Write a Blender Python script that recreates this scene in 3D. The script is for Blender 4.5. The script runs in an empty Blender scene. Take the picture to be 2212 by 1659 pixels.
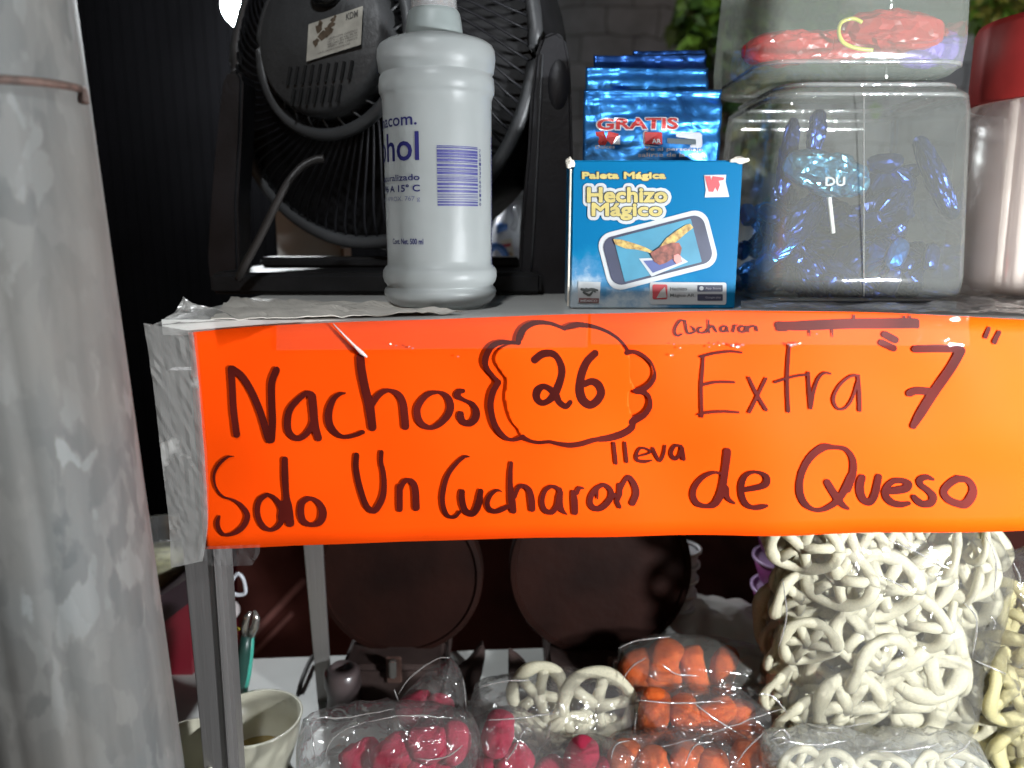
import bpy, bmesh, math, random
import numpy as np
from mathutils import Vector, Matrix, Euler, noise
R = math.radians
C = bpy.context.scene.collection
rnd = random.Random(7)

# ---------------------------------------------------------------- camera
CZ = 1.40                      # camera height
PITCH = R(11.4)
F_PX, CU, CV = 1671.0, 1106.0, 829.5      # focal length and centre in a 2212 x 1659 picture
FW = Vector((0, math.cos(PITCH), -math.sin(PITCH)))
UP = Vector((0, math.sin(PITCH), math.cos(PITCH)))
cam_d = bpy.data.cameras.new('camera'); cam = bpy.data.objects.new('camera', cam_d); C.objects.link(cam)
cam.location = (0, 0, CZ); cam.rotation_euler = (R(90) - PITCH, 0, 0)
cam_d.sensor_width = 36; cam_d.lens = 36 * F_PX / 2212
cam_d.clip_start = 0.01; cam_d.clip_end = 200
cam_d.dof.use_dof = True; cam_d.dof.focus_distance = 0.485; cam_d.dof.aperture_fstop = 5.6
S = bpy.context.scene; S.camera = cam

# ---------------------------------------------------------------- world (night street) and exposure
w = bpy.data.worlds.new('World'); S.world = w; w.use_nodes = True
wn = w.node_tree.nodes; wl = w.node_tree.links
sky = wn.new('ShaderNodeTexSky'); sky.sky_type = 'NISHITA'; sky.sun_disc = False
sky.sun_elevation = R(1.0); sky.sun_rotation = R(200)
wl.new(sky.outputs[0], wn['Background'].inputs[0]); wn['Background'].inputs[1].default_value = 0.05
S.view_settings.view_transform = 'Standard'; S.view_settings.look = 'None'
S.view_settings.exposure = 0.0; S.view_settings.gamma = 1.0
try:
    S.cycles.transparent_max_bounces = 32; S.cycles.max_bounces = 10
    S.cycles.sample_clamp_indirect = 4.0; S.cycles.caustics_reflective = False; S.cycles.caustics_refractive = False
except Exception: pass

# ---------------------------------------------------------------- pixel -> place helpers
def ray(u, v): return FW + Vector(((u - CU) / F_PX, 0, 0)) + UP * ((CV - v) / F_PX)
O = Vector((0, 0, CZ))
def at_y(u, v, Y): d = ray(u, v); return O + d * (Y / d.y)
def at_z(u, v, Z): d = ray(u, v); return O + d * ((Z - CZ) / d.z)
def scale_at(p): return (p - O).dot(FW) / F_PX          # metres per pixel there
SHELF = CZ - 0.052; COUNTER = CZ - 0.40
SY, SK = 0.442, 0.02
def on_sign(u, v, off=0.0):
    d = ray(u, v); return O + d * ((SY - off) / (d.y + SK * d.x))

# ---------------------------------------------------------------- materials
def nt(name):
    m = bpy.data.materials.new(name); m.use_nodes = True
    n = m.node_tree.nodes; l = m.node_tree.links
    return m, n, l, n['Principled BSDF']
def M(name, col, rough=.5, metal=0, var=.15, scale=30, bump=0, bscale=60, coat=0, coat_rough=.1, spec=.5, trans=0, col2=None, emit=None, stretch=(1,1,1), sss=0):
    m, n, l, b = nt(name)
    tc = n.new('ShaderNodeTexCoord'); mp = n.new('ShaderNodeMapping'); mp.inputs['Scale'].default_value = stretch
    l.new(tc.outputs['Object'], mp.inputs[0])
    nz = n.new('ShaderNodeTexNoise'); nz.inputs['Scale'].default_value = scale; nz.inputs['Detail'].default_value = 5
    l.new(mp.outputs[0], nz.inputs[0])
    cr = n.new('ShaderNodeValToRGB')
    a = tuple(c * (1 - var) for c in col); c2 = col2 if col2 else tuple(min(1, c * (1 + var)) for c in col)
    cr.color_ramp.elements[0].color = (*a, 1); cr.color_ramp.elements[1].color = (*c2, 1)
    cr.color_ramp.elements[0].position = .35; cr.color_ramp.elements[1].position = .65
    l.new(nz.outputs[0], cr.inputs[0]); l.new(cr.outputs[0], b.inputs['Base Color'])
    b.inputs['Roughness'].default_value = rough; b.inputs['Metallic'].default_value = metal
    b.inputs['Specular IOR Level'].default_value = spec
    b.inputs['Coat Weight'].default_value = coat; b.inputs['Coat Roughness'].default_value = coat_rough
    b.inputs['Transmission Weight'].default_value = trans
    if sss:
        b.inputs['Subsurface Weight'].default_value = sss; b.inputs['Subsurface Radius'].default_value = (.009, .009, .008); b.inputs['Subsurface Scale'].default_value = 1
    if bump:
        nb = n.new('ShaderNodeTexNoise'); nb.inputs['Scale'].default_value = bscale; nb.inputs['Detail'].default_value = 6
        l.new(mp.outputs[0], nb.inputs[0])
        bp = n.new('ShaderNodeBump'); bp.inputs['Strength'].default_value = bump; bp.inputs['Distance'].default_value = .002
        l.new(nb.outputs[0], bp.inputs['Height']); l.new(bp.outputs[0], b.inputs['Normal'])
    if emit:
        b.inputs['Emission Color'].default_value = (*emit[0], 1); b.inputs['Emission Strength'].default_value = emit[1]
    return m
def film(name, tint=(1,1,1), haze=.05, rough=.08, bump=.5, bscale=25, base=.06, edge=.5, hazecol=(.8,.8,.8), patch=None):
    """thin clear plastic: see-through, a glossy skin that gets stronger at grazing angles, a little white haze"""
    m = bpy.data.materials.new(name); m.use_nodes = True
    n = m.node_tree.nodes; l = m.node_tree.links
    for x in list(n): n.remove(x)
    out = n.new('ShaderNodeOutputMaterial')
    tr = n.new('ShaderNodeBsdfTransparent'); tr.inputs[0].default_value = (*tint, 1)
    gl = n.new('ShaderNodeBsdfGlossy'); gl.inputs['Roughness'].default_value = rough
    df = n.new('ShaderNodeBsdfDiffuse'); df.inputs[0].default_value = (*hazecol, 1)
    tc = n.new('ShaderNodeTexCoord')
    nz = n.new('ShaderNodeTexNoise'); nz.inputs['Scale'].default_value = bscale; nz.inputs['Detail'].default_value = 3; nz.inputs['Distortion'].default_value = 1.2
    vo = n.new('ShaderNodeTexVoronoi'); vo.inputs['Scale'].default_value = bscale * .8; vo.feature = 'DISTANCE_TO_EDGE'
    l.new(tc.outputs['Object'], nz.inputs[0]); l.new(tc.outputs['Object'], vo.inputs[0])
    ad = n.new('ShaderNodeMath'); ad.operation = 'ADD'; l.new(nz.outputs[0], ad.inputs[0]); l.new(vo.outputs[0], ad.inputs[1])
    bp = n.new('ShaderNodeBump'); bp.inputs['Strength'].default_value = bump; bp.inputs['Distance'].default_value = .01
    l.new(ad.outputs[0], bp.inputs['Height']); l.new(bp.outputs[0], gl.inputs['Normal'])
    lw = n.new('ShaderNodeLayerWeight'); lw.inputs[0].default_value = .25; l.new(bp.outputs[0], lw.inputs['Normal'])
    mu = n.new('ShaderNodeMath'); mu.operation = 'MULTIPLY_ADD'; mu.inputs[1].default_value = edge; mu.inputs[2].default_value = base
    l.new(lw.outputs['Fresnel'], mu.inputs[0])
    mh = n.new('ShaderNodeMixShader'); mh.inputs[0].default_value = haze
    l.new(tr.outputs[0], mh.inputs[1]); l.new(df.outputs[0], mh.inputs[2])
    if patch:
        pn = n.new('ShaderNodeTexNoise'); pn.inputs['Scale'].default_value = patch[0]; pn.inputs['Detail'].default_value = 4
        l.new(tc.outputs['Object'], pn.inputs[0])
        mr = n.new('ShaderNodeMapRange'); mr.inputs[1].default_value = patch[1]; mr.inputs[2].default_value = patch[1] + .04
        mr.inputs[3].default_value = haze; mr.inputs[4].default_value = patch[2]
        l.new(pn.outputs[0], mr.inputs[0]); l.new(mr.outputs[0], mh.inputs[0])
    mx = n.new('ShaderNodeMixShader'); l.new(mu.outputs[0], mx.inputs[0]); l.new(mh.outputs[0], mx.inputs[1]); l.new(gl.outputs[0], mx.inputs[2])
    l.new(mx.outputs[0], out.inputs[0])
    return m

# ---------------------------------------------------------------- object helpers
def tag(o, label=None, cat=None, group=None, kind=None):
    if label: o['label'] = label
    if cat: o['category'] = cat
    if group: o['group'] = group
    if kind: o['kind'] = kind
    return o
def empty(name, loc, label, cat, group=None, rot=(0,0,0)):
    o = bpy.data.objects.new(name, None); C.objects.link(o); o.location = loc; o.rotation_euler = rot; o.empty_display_size = .02
    return tag(o, label, cat, group)
def obj(name, me, mat, parent=None, smooth=False, world=True):
    """mesh data given in world coordinates; when parented it is re-expressed in the parent's space"""
    if isinstance(me, bmesh.types.BMesh):
        bm = me; me = bpy.data.meshes.new(name); bm.to_mesh(me); bm.free()
    if mat:
        for mm in (mat if isinstance(mat, (list, tuple)) else [mat]): me.materials.append(mm)
    if smooth:
        for p in me.polygons: p.use_smooth = True
    o = bpy.data.objects.new(name, me); C.objects.link(o)
    if parent:
        if world:
            W = Matrix.Identity(4); q = parent
            while q: W = Matrix.LocRotScale(q.location, q.rotation_euler, q.scale) @ W; q = q.parent
            me.transform(W.inverted())
        o.parent = parent
    return o
def recentre(o):
    me = o.data; n = len(me.vertices)
    c = sum((v.co for v in me.vertices), Vector()) / n
    me.transform(Matrix.Translation(-c)); o.location = c; return o
def box_bm(bm, c, s, rot=None, bev=0):
    r = bmesh.ops.create_cube(bm, size=1)
    vs = r['verts']; mat = Matrix.Translation(c) @ (rot.to_matrix().to_4x4() if rot else Matrix.Identity(4)) @ Matrix.Diagonal((*s, 1))
    bmesh.ops.transform(bm, matrix=mat, verts=vs)
    if bev:
        es = set(e for v in vs for e in v.link_edges)
        bmesh.ops.bevel(bm, geom=list(es), offset=bev, segments=3, affect='EDGES')
    return bm
def box(c, s, rot=None, bev=0): return box_bm(bmesh.new(), Vector(c), s, rot, bev)
def tube_bm(bm, pts, r, n=10, cap=True):
    pts = [Vector(p) for p in pts]; rings = []
    for i, p in enumerate(pts):
        t = (pts[min(i+1, len(pts)-1)] - pts[max(i-1, 0)]).normalized()
        a = t.cross(Vector((0, .13, 1)));
        if a.length < .1: a = t.cross(Vector((1, 0, 0)))
        a.normalize(); b = t.cross(a); rr = r[i] if isinstance(r, (list, tuple)) else r
        rings.append([bm.verts.new(p + (a * math.cos(k*2*math.pi/n) + b * math.sin(k*2*math.pi/n)) * rr) for k in range(n)])
    for A, B in zip(rings, rings[1:]):
        for k in range(n): bm.faces.new((A[k], A[(k+1)%n], B[(k+1)%n], B[k]))
    if cap: bm.faces.new(rings[0][::-1]); bm.faces.new(rings[-1])
    bmesh.ops.recalc_face_normals(bm, faces=bm.faces)
    return bm
def tube(pts, r, n=10): return tube_bm(bmesh.new(), pts, r, n)
def spline(pts, n=8):
    out = []; P = [np.array(p, float) for p in pts]
    for i in range(len(P)-1):
        p0, p1, p2, p3 = P[max(i-1,0)], P[i], P[i+1], P[min(i+2, len(P)-1)]
        for k in range(n):
            t = k / n
            out.append(.5*((2*p1)+(-p0+p2)*t+(2*p0-5*p1+4*p2-p3)*t*t+(-p0+3*p1-3*p2+p3)*t**3))
    out.append(P[-1]); return out
def lathe(c, prof, n=48, axis=None, closed=False):
    """prof: (radius, z) in metres relative to c"""
    bm = bmesh.new(); rings = []
    for r, z in prof:
        rings.append([bm.verts.new((c[0] + r*math.cos(k*2*math.pi/n), c[1] + r*math.sin(k*2*math.pi/n), c[2] + z)) for k in range(n)])
    for A, B in zip(rings, rings[1:]):
        for k in range(n): bm.faces.new((A[k], A[(k+1)%n], B[(k+1)%n], B[k]))
    if prof[0][0] > 1e-5: bm.faces.new(rings[0][::-1])
    bmesh.ops.remove_doubles(bm, verts=bm.verts, dist=1e-6)
    bmesh.ops.recalc_face_normals(bm, faces=bm.faces)
    return bm
def poly(pts, thick=0.0003, back=Vector((0, 1, 0))):
    """flat outline in 3-D given a small thickness"""
    bm = bmesh.new(); a = [bm.verts.new(p) for p in pts]; f = bm.faces.new(a)
    b = [bm.verts.new(Vector(p) + back * thick) for p in pts]; bm.faces.new(b[::-1])
    for i in range(len(a)): j = (i+1) % len(a); bm.faces.new((a[i], b[i], b[j], a[j]))
    bmesh.ops.recalc_face_normals(bm, faces=bm.faces)
    return bm
def join(bms):
    out = bmesh.new(); t = bpy.data.meshes.new('t')
    for b in bms: b.to_mesh(t); out.from_mesh(t); b.free()
    bpy.data.meshes.remove(t); return out

# strokes -> one flat mesh without overlaps (marching squares over the distance to the pen line)
def ink(strokes, to3d, step=1.5, raw=False):
    segs = []
    if raw: segs = [(np.array(a, float), np.array(b, float)) for a, b in strokes]; strokes = []
    for st in strokes:
        P = spline(st, 6)
        segs += list(zip(P, P[1:]))
    A = np.array([p for s_ in segs for p in s_]); u0, v0 = A[:, 0].min()-30, A[:, 1].min()-30; u1, v1 = A[:, 0].max()+30, A[:, 1].max()+30
    nu, nv = int((u1-u0)/step)+2, int((v1-v0)/step)+2
    D = np.full((nv, nu), 99.0)
    for a, b in segs:
        w = max(a[2], b[2])/2 + 3
        i0, i1 = max(0, int((min(a[0], b[0])-w-u0)/step)), min(nu, int((max(a[0], b[0])+w-u0)/step)+2)
        j0, j1 = max(0, int((min(a[1], b[1])-w-v0)/step)), min(nv, int((max(a[1], b[1])+w-v0)/step)+2)
        X, Y = np.meshgrid(u0+np.arange(i0, i1)*step, v0+np.arange(j0, j1)*step)
        d = b[:2]-a[:2]; L = max((d**2).sum(), 1e-9)
        t = np.clip(((X-a[0])*d[0]+(Y-a[1])*d[1])/L, 0, 1)
        q = np.hypot(X-a[0]-t*d[0], Y-a[1]-t*d[1]) - (a[2]+(b[2]-a[2])*t)/2
        D[j0:j1, i0:i1] = np.minimum(D[j0:j1, i0:i1], q)
    return field_mesh(D, u0, v0, step, to3d)
def field_mesh(D, u0, v0, step, to3d):
    verts, faces, key = [], [], {}
    def vid(k, u, v):
        if k not in key: key[k] = len(verts); verts.append(to3d(u, v))
        return key[k]
    ins = D < 0; nv, nu = D.shape
    anyc = ins[:-1, :-1] | ins[1:, :-1] | ins[:-1, 1:] | ins[1:, 1:]
    for j, i in zip(*np.nonzero(anyc)):
        cs = ((i, j), (i, j+1), (i+1, j+1), (i+1, j)); pl = []
        for k in range(4):
            a, b = cs[k], cs[(k+1) % 4]; fa, fb = D[a[1], a[0]], D[b[1], b[0]]
            if fa < 0: pl.append(vid(a, u0+a[0]*step, v0+a[1]*step))
            if (fa < 0) != (fb < 0):
                t = fa/(fa-fb); pl.append(vid((min(a, b), max(a, b)), u0+(a[0]+(b[0]-a[0])*t)*step, v0+(a[1]+(b[1]-a[1])*t)*step))
        if len(pl) >= 3: faces.append(pl)
    me = bpy.data.meshes.new('ink'); me.from_pydata([tuple(p) for p in verts], [], faces); return me
# lettering from the built-in font, fitted to a rectangle (x0,y0,x1,y1) and laid on a surface
def text_mesh(s, rect, to3d, bold=0.0, sub=0):
    cu = bpy.data.curves.new('t', 'FONT'); cu.body = s; cu.offset = bold; cu.resolution_u = 3
    o = bpy.data.objects.new('t', cu); C.objects.link(o); bpy.context.view_layer.update()
    dg = bpy.context.evaluated_depsgraph_get(); me = bpy.data.meshes.new_from_object(o.evaluated_get(dg))
    bpy.data.objects.remove(o); bpy.data.curves.remove(cu)
    if sub:
        bm = bmesh.new(); bm.from_mesh(me); bmesh.ops.triangulate(bm, faces=bm.faces)
        bmesh.ops.subdivide_edges(bm, edges=bm.edges, cuts=sub, use_grid_fill=True); bm.to_mesh(me); bm.free()
    xs = [v.co.x for v in me.vertices]; ys = [v.co.y for v in me.vertices]
    a, b, c, d = min(xs), max(xs), min(ys), max(ys)
    for v in me.vertices:
        v.co = to3d(rect[0] + (v.co.x-a)/(b-a)*(rect[2]-rect[0]), rect[3] - (v.co.y-c)/(d-c)*(rect[3]-rect[1]))
    return me
def merge_meshes(ms):
    bm = bmesh.new()
    for m in ms: bm.from_mesh(m); bpy.data.meshes.remove(m)
    return bm

def text_band(s, rect, to3d, w, step=3.0, fill=True):
    """lettering thickened by w on every side: the outline swept with a round pen, joined with the letter's own area"""
    keep = {}
    flat = text_mesh(s, rect, lambda x, y: Vector((x, y, 0)))
    bm = bmesh.new(); bm.from_mesh(flat); bpy.data.meshes.remove(flat)
    st = [((e.verts[0].co.x, e.verts[0].co.y, 2*w), (e.verts[1].co.x, e.verts[1].co.y, 2*w)) for e in bm.edges if len(e.link_faces) < 2]
    bmesh.ops.triangulate(bm, faces=bm.faces)
    tris = [[(v.co.x, v.co.y) for v in f.verts] for f in bm.faces]; bm.free()
    A = np.array([p for q in st for p in q]); u0, v0 = A[:, 0].min()-w*2-4, A[:, 1].min()-w*2-4
    nu, nv = int((A[:, 0].max()+w*2+4-u0)/step)+2, int((A[:, 1].max()+w*2+4-v0)/step)+2
    D = np.full((nv, nu), 99.0); X, Y = np.meshgrid(u0+np.arange(nu)*step, v0+np.arange(nv)*step)
    for a, b in st:
        a, b = np.array(a), np.array(b); r = w+step*2
        i0, i1 = max(0, int((min(a[0], b[0])-r-u0)/step)), min(nu, int((max(a[0], b[0])+r-u0)/step)+2)
        j0, j1 = max(0, int((min(a[1], b[1])-r-v0)/step)), min(nv, int((max(a[1], b[1])+r-v0)/step)+2)
        d = b[:2]-a[:2]; L = max((d**2).sum(), 1e-9); x, y = X[j0:j1, i0:i1], Y[j0:j1, i0:i1]
        t = np.clip(((x-a[0])*d[0]+(y-a[1])*d[1])/L, 0, 1)
        D[j0:j1, i0:i1] = np.minimum(D[j0:j1, i0:i1], np.hypot(x-a[0]-t*d[0], y-a[1]-t*d[1])-w)
    for (p, q, r) in tris:
        den = (q[1]-r[1])*(p[0]-r[0])+(r[0]-q[0])*(p[1]-r[1])
        if abs(den) < 1e-9: continue
        i0, i1 = int((min(p[0], q[0], r[0])-u0)/step), int((max(p[0], q[0], r[0])-u0)/step)+2; j0, j1 = int((min(p[1], q[1], r[1])-v0)/step), int((max(p[1], q[1], r[1])-v0)/step)+2
        x, y = X[j0:j1, i0:i1], Y[j0:j1, i0:i1]
        l1 = ((q[1]-r[1])*(x-r[0])+(r[0]-q[0])*(y-r[1]))/den; l2 = ((r[1]-p[1])*(x-r[0])+(p[0]-r[0])*(y-r[1]))/den
        m = (l1 >= 0) & (l2 >= 0) & (l1+l2 <= 1); S_ = D[j0:j1, i0:i1]; S_[m] = np.minimum(S_[m], -w)
    return field_mesh(D, u0, v0, step, to3d)
# ---------------------------------------------------------------- shared materials
m_black = M('black_plastic', (.012,.012,.014), .45, spec=.25, var=.3, bump=.15, bscale=300)
m_black2 = M('black_plastic_matt', (.012,.012,.013), .55, spec=.2, var=.3, bump=.2, bscale=200)
m_grey_plastic = M('grey_plastic', (.05,.052,.055), .45, bump=.15, bscale=300)
m_alu = M('brushed_aluminium', (.30,.285,.28), .38, metal=.75, var=.12, scale=12, bump=.25, bscale=250, stretch=(1,1,.05))
m_white = M('white_laminate', (.60,.59,.56), .35, var=.08, scale=14, bump=.1, bscale=40, coat=.2)
m_cord = M('cord_rubber', (.020,.017,.016), .5)
m_brass = M('worn_steel', (.35,.33,.3), .4, metal=.9)

# ---------------------------------------------------------------- lamps: bare LED bulbs on cords, the front ones assumed and out of view
def bulb(loc, r, strength, label, col=(.93,.97,1.0), cord_top=.9):
    t = empty('hanging_led_bulb', loc, label, 'lamp', 'bare bulbs lighting the stall')
    bm = bmesh.new(); bmesh.ops.create_icosphere(bm, subdivisions=3, radius=r, matrix=Matrix.Translation(loc))
    me_ = M('lit_bulb', (.9,.9,.9), emit=(col, strength))
    obj('bulb', bm, me_, t, True)
    l = Vector(loc)
    obj('socket', lathe(l, [(r*.62, r*.8), (r*.66, r*1.7), (r*.45, r*2.1), (r*.2, r*2.4)], 20), m_black, t, True)
    obj('lamp_cord', tube([l+Vector((0,0,r*2.3)), l+Vector((.01,0,cord_top*.5)), l+Vector((0,0,cord_top))], .003, 6), m_cord, t, True)
    return t
bulb((-.10, .02, CZ+.50), .028, 330, 'assumed bare white LED bulb, out of view above the camera side of the stall')  # assumed source outside the view, inferred from highlights and the cutout's shadow
bulb((.46, .07, CZ-.09), .026, 1500, 'assumed bare white LED bulb, out of view, low in front of the right end of the sign')  # unseen lamp added so the sign brightens towards its right end
bulb(tuple(at_y(524, 14, 1.25)), .030, 640, 'glaring bare white bulb behind the top left of the fan')

# ---------------------------------------------------------------- setting
m_ground = M('street_concrete', (.16,.155,.15), .8, var=.2, scale=6, bump=.4, bscale=40)
g = obj('ground', box((0, 10, -.05), (60, 60, .1)), m_ground); tag(g, kind='structure')

def brick_mat():
    m, n, l, b = nt('grey_painted_brick')
    tc = n.new('ShaderNodeTexCoord'); mp = n.new('ShaderNodeMapping'); mp.inputs['Rotation'].default_value = (R(90), 0, 0)
    l.new(tc.outputs['Object'], mp.inputs[0])
    br = n.new('ShaderNodeTexBrick'); br.inputs['Scale'].default_value = 3.4; br.inputs['Mortar Size'].default_value = .006
    br.inputs['Color1'].default_value = (.60,.65,.70,1); br.inputs['Color2'].default_value = (.52,.57,.62,1); br.inputs['Mortar'].default_value = (.12,.12,.12,1)
    nz = n.new('ShaderNodeTexNoise'); nz.inputs['Scale'].default_value = 9; nz.inputs['Detail'].default_value = 6
    l.new(tc.outputs['Object'], nz.inputs[0])
    ad = n.new('ShaderNodeVectorMath'); ad.operation = 'SCALE'; ad.inputs['Scale'].default_value = .05
    l.new(nz.outputs['Color'], ad.inputs[0]); a2 = n.new('ShaderNodeVectorMath'); a2.operation = 'ADD'
    l.new(mp.outputs[0], a2.inputs[0]); l.new(ad.outputs[0], a2.inputs[1]); l.new(a2.outputs[0], br.inputs[0])
    mx = n.new('ShaderNodeMixRGB'); mx.blend_type = 'MULTIPLY'; mx.inputs[0].default_value = .8
    cr = n.new('ShaderNodeValToRGB'); cr.color_ramp.elements[0].position = .3; cr.color_ramp.elements[0].color = (.45,.45,.45,1); cr.color_ramp.elements[1].position = .7
    l.new(nz.outputs[0], cr.inputs[0]); l.new(br.outputs[0], mx.inputs[1]); l.new(cr.outputs[0], mx.inputs[2]); l.new(mx.outputs[0], b.inputs[0])
    bp = n.new('ShaderNodeBump'); bp.inputs['Distance'].default_value = .01; bp.inputs['Strength'].default_value = .6
    l.new(br.outputs['Fac'], bp.inputs['Height']); bp.invert = True; l.new(bp.outputs[0], b.inputs['Normal']); b.inputs['Roughness'].default_value = .85
    return m
wall = obj('brick_wall', box((.8, 2.45, 1.6), (5.2, .2, 3.2)), brick_mat())
tag(wall, 'rough grey painted brick wall behind the whole stall', 'wall')

# black corrugated panel on the left
bm = bmesh.new(); x0, x1 = at_y(-120, 400, 1.5).x, at_y(1010, 400, 1.5).x
n_ = 46
for i in range(n_):
    xa = x0 + (x1-x0)*i/n_; wd = (x1-x0)/n_
    box_bm(bm, Vector((xa+wd/2, 1.5, 1.5)), (wd*.93, .02, 2.9)); box_bm(bm, Vector((xa+wd, 1.506, 1.5)), (wd*.1, .012, 2.9))
pan = obj('corrugated_panel', bm, M('black_sheet', (.0015,.0015,.0018), .8, var=.3, scale=4, spec=.02))
tag(pan, 'tall black ribbed sheet panel behind the fan and the metal pole', 'panel')

# added board under the shelf, its maroon standing in for reddish lens glare
m_veil_red = M('veil_red_board', (.06,.015,.012), .7, spec=.15, var=.35, scale=7, col2=(.10,.03,.024), bump=.3, bscale=60)
mb = empty('added_veil_backboard', (0, 1.12, 1.0), 'added board tinted like reddish lens glare behind the two round plates below the shelf', 'board')
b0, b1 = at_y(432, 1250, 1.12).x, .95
obj('board', box(((b0+b1)/2, 1.13, .93), (b1-b0, .02, .66)), m_veil_red, mb)
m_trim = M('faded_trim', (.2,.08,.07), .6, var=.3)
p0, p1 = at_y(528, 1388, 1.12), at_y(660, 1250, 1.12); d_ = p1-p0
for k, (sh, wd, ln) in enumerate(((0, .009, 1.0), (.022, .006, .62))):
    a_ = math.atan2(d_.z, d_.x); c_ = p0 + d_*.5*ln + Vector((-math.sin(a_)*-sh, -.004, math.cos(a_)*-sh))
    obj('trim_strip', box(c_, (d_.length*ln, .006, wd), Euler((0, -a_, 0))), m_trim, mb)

# ---------------------------------------------------------------- stall case: shelf, counter, posts
case = empty('display_case', (.05, .44, COUNTER), 'metal framed display case with a white shelf top carrying the goods', 'display case')
xl = -.203
bm = bmesh.new()
v_ = [(xl, .4465), (.62, .4365), (.62, .84), (xl+.012, .84)]
a_ = [bm.verts.new((x, y, SHELF)) for x, y in v_]; b_ = [bm.verts.new((x, y, SHELF-.009)) for x, y in v_]
bm.faces.new(a_); bm.faces.new(b_[::-1])
for i in range(4): bm.faces.new((a_[i], b_[i], b_[(i+1)%4], a_[(i+1)%4]))
bmesh.ops.recalc_face_normals(bm, faces=bm.faces)
obj('shelf', bm, m_white, case)
obj('counter_top', box((.12, .545, COUNTER-.008), (1.0, .30, .016), Euler((0, 0, R(4))), .003), M('counter_laminate', (.40,.41,.39), .45, var=.08, scale=14, bump=.1, bscale=40), case)
obj('front_board', box((.12, .385, COUNTER-.27), (1.0, .012, .5)), m_alu, case)
def post(name, ul0, ul1, v0, ur0, ur1, v1, Y, par, mat, th):
    """upright bar through two image rows, kept at one depth"""
    tl, tr, bl, br = at_y(ul0, v0, Y), at_y(ur0, v0, Y), at_y(ul1, v1, Y), at_y(ur1, v1, Y)
    bm = bmesh.new(); f = [bm.verts.new(p) for p in (tl, bl, br, tr)]; k = [bm.verts.new(p + Vector((0, th, 0))) for p in (tl, bl, br, tr)]
    bm.faces.new(f); bm.faces.new(k[::-1])
    for i in range(4): bm.faces.new((f[i], k[i], k[(i+1)%4], f[(i+1)%4]))
    bmesh.ops.recalc_face_normals(bm, faces=bm.faces)
    bmesh.ops.bevel(bm, geom=list(bm.edges), offset=.0006, segments=2, affect='EDGES')
    return obj(name, bm, mat, par)
# front post: two faces of an angle profile with a raised edge between them
def px_line(u0, v0, u1, v1, v): return u0 + (u1-u0)*(v-v0)/(v1-v0)
for (a, b, th, yy) in ((397, 440, .012, .452), (463, 494, .006, .4485), (470, 499, .012, .453)):
    pass
post('post_face', px_line(398,1225,440,1659,800), px_line(398,1225,440,1659,1800), 800, px_line(462,1225,492,1659,800), px_line(462,1225,492,1659,1800), 1800, .452, case, m_alu, .012)
post('post_edge', px_line(461.4,1225,491.4,1659,800), px_line(461.4,1225,491.4,1659,1800), 800, px_line(465,1225,496,1659,800), px_line(465,1225,496,1659,1800), 1800, .449, case, m_alu, .015)
post('post_face', px_line(466,1225,497,1659,800), px_line(466,1225,497,1659,1800), 800, px_line(489,1225,516,1659,800), px_line(489,1225,516,1659,1800), 1800, .458, case, m_alu, .012)
post('rear_post', px_line(654,1172,686,1526,900), 688, 900, px_line(695,1172,716,1526,900), 718, 1540, .60, case, m_alu, .004)
# ---------------------------------------------------------------- the orange sign
def T(x0, y0, s):           # zoomed tracing -> 2212-wide picture units
    k = .54
    return lambda st, dw: [((x0 + p[0]/s)*k, (y0 + p[1]/s)*k, (p[2] if len(p) > 2 else dw)/s*k) for p in st]
RA, RB, RC = T(800,1300,3.16), T(1400,1300,3.16), T(1900,1250,2.765)
RD, RE, RF = T(800,1700,2.765), T(1400,1700,2.765), T(2100,1700,2.765)
RG, RH, RI, RJ = T(2600,1220,3.16), T(3200,1220,2.46875), T(2700,1700,3.16), T(3300,1700,2.779)
W1 = [RA([(415,545),(430,700),(450,1000),(485,1250),(502,1355)],88), RA([(435,545),(560,640),(680,830),(800,1100),(880,1350),(910,1425)],88), RA([(935,1420),(945,1200),(930,950),(930,720),(985,560)],92),
 RA([(1430,860,70),(1370,850,70),(1270,920,75),(1160,1050,85),(1130,1200,90),(1150,1330,85),(1240,1410,70),(1340,1380,75),(1430,1260,80),(1465,1100,80),(1450,950,80)],80), RA([(1435,890,105),(1450,1050,105),(1470,1250,100),(1515,1410,88)],100),
 RA([(1850,845,25),(1780,860,50),(1700,930,75),(1645,1080,95),(1650,1230,95),(1720,1340,80),(1820,1400,55),(1950,1385,55),(2070,1340,55)],60),
 RB([(148,400,105),(165,560,110),(210,800,110),(260,1000,118),(295,1275,105)],110), RB([(290,1010,60),(350,900,80),(430,830,70),(520,812,50),(620,860,80),(680,970,95),(702,1150,98),(712,1260,98)],80),
 RB([(1120,835,40),(1010,855,68),(920,930,80),(860,1040,88),(870,1160,90),(930,1245,80),(1030,1280,60),(1140,1235,78),(1240,1130,92),(1275,1020,95),(1250,920,85),(1190,860,60),(1120,835,40)],80),
 RB([(1430,825,60),(1380,835,75),(1360,885,85),(1440,935,48),(1550,990,62),(1597,1080,92),(1585,1170,100),(1520,1232,85),(1440,1215,80),(1400,1150,95),(1402,1120,88)],80)]
W2 = [RC([(660,510,85),(740,450,85),(840,440,80),(910,490,70),(955,600,80),(950,700,80),(910,820,90),(870,900,90),(800,970,70),(730,985,70),(680,930,80),(690,850,90),(750,805,68),(820,830,70),(890,900,80),(930,980,70),(1000,1025,65),(1050,980,55)],80),
 RC([(1320,440,80),(1240,520,85),(1190,620,90),(1160,740,90),(1155,860,100),(1190,960,100),(1270,1010,90),(1350,960,90),(1390,870,90),(1350,780,90),(1280,750,80),(1210,780,70)],80)]
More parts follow.
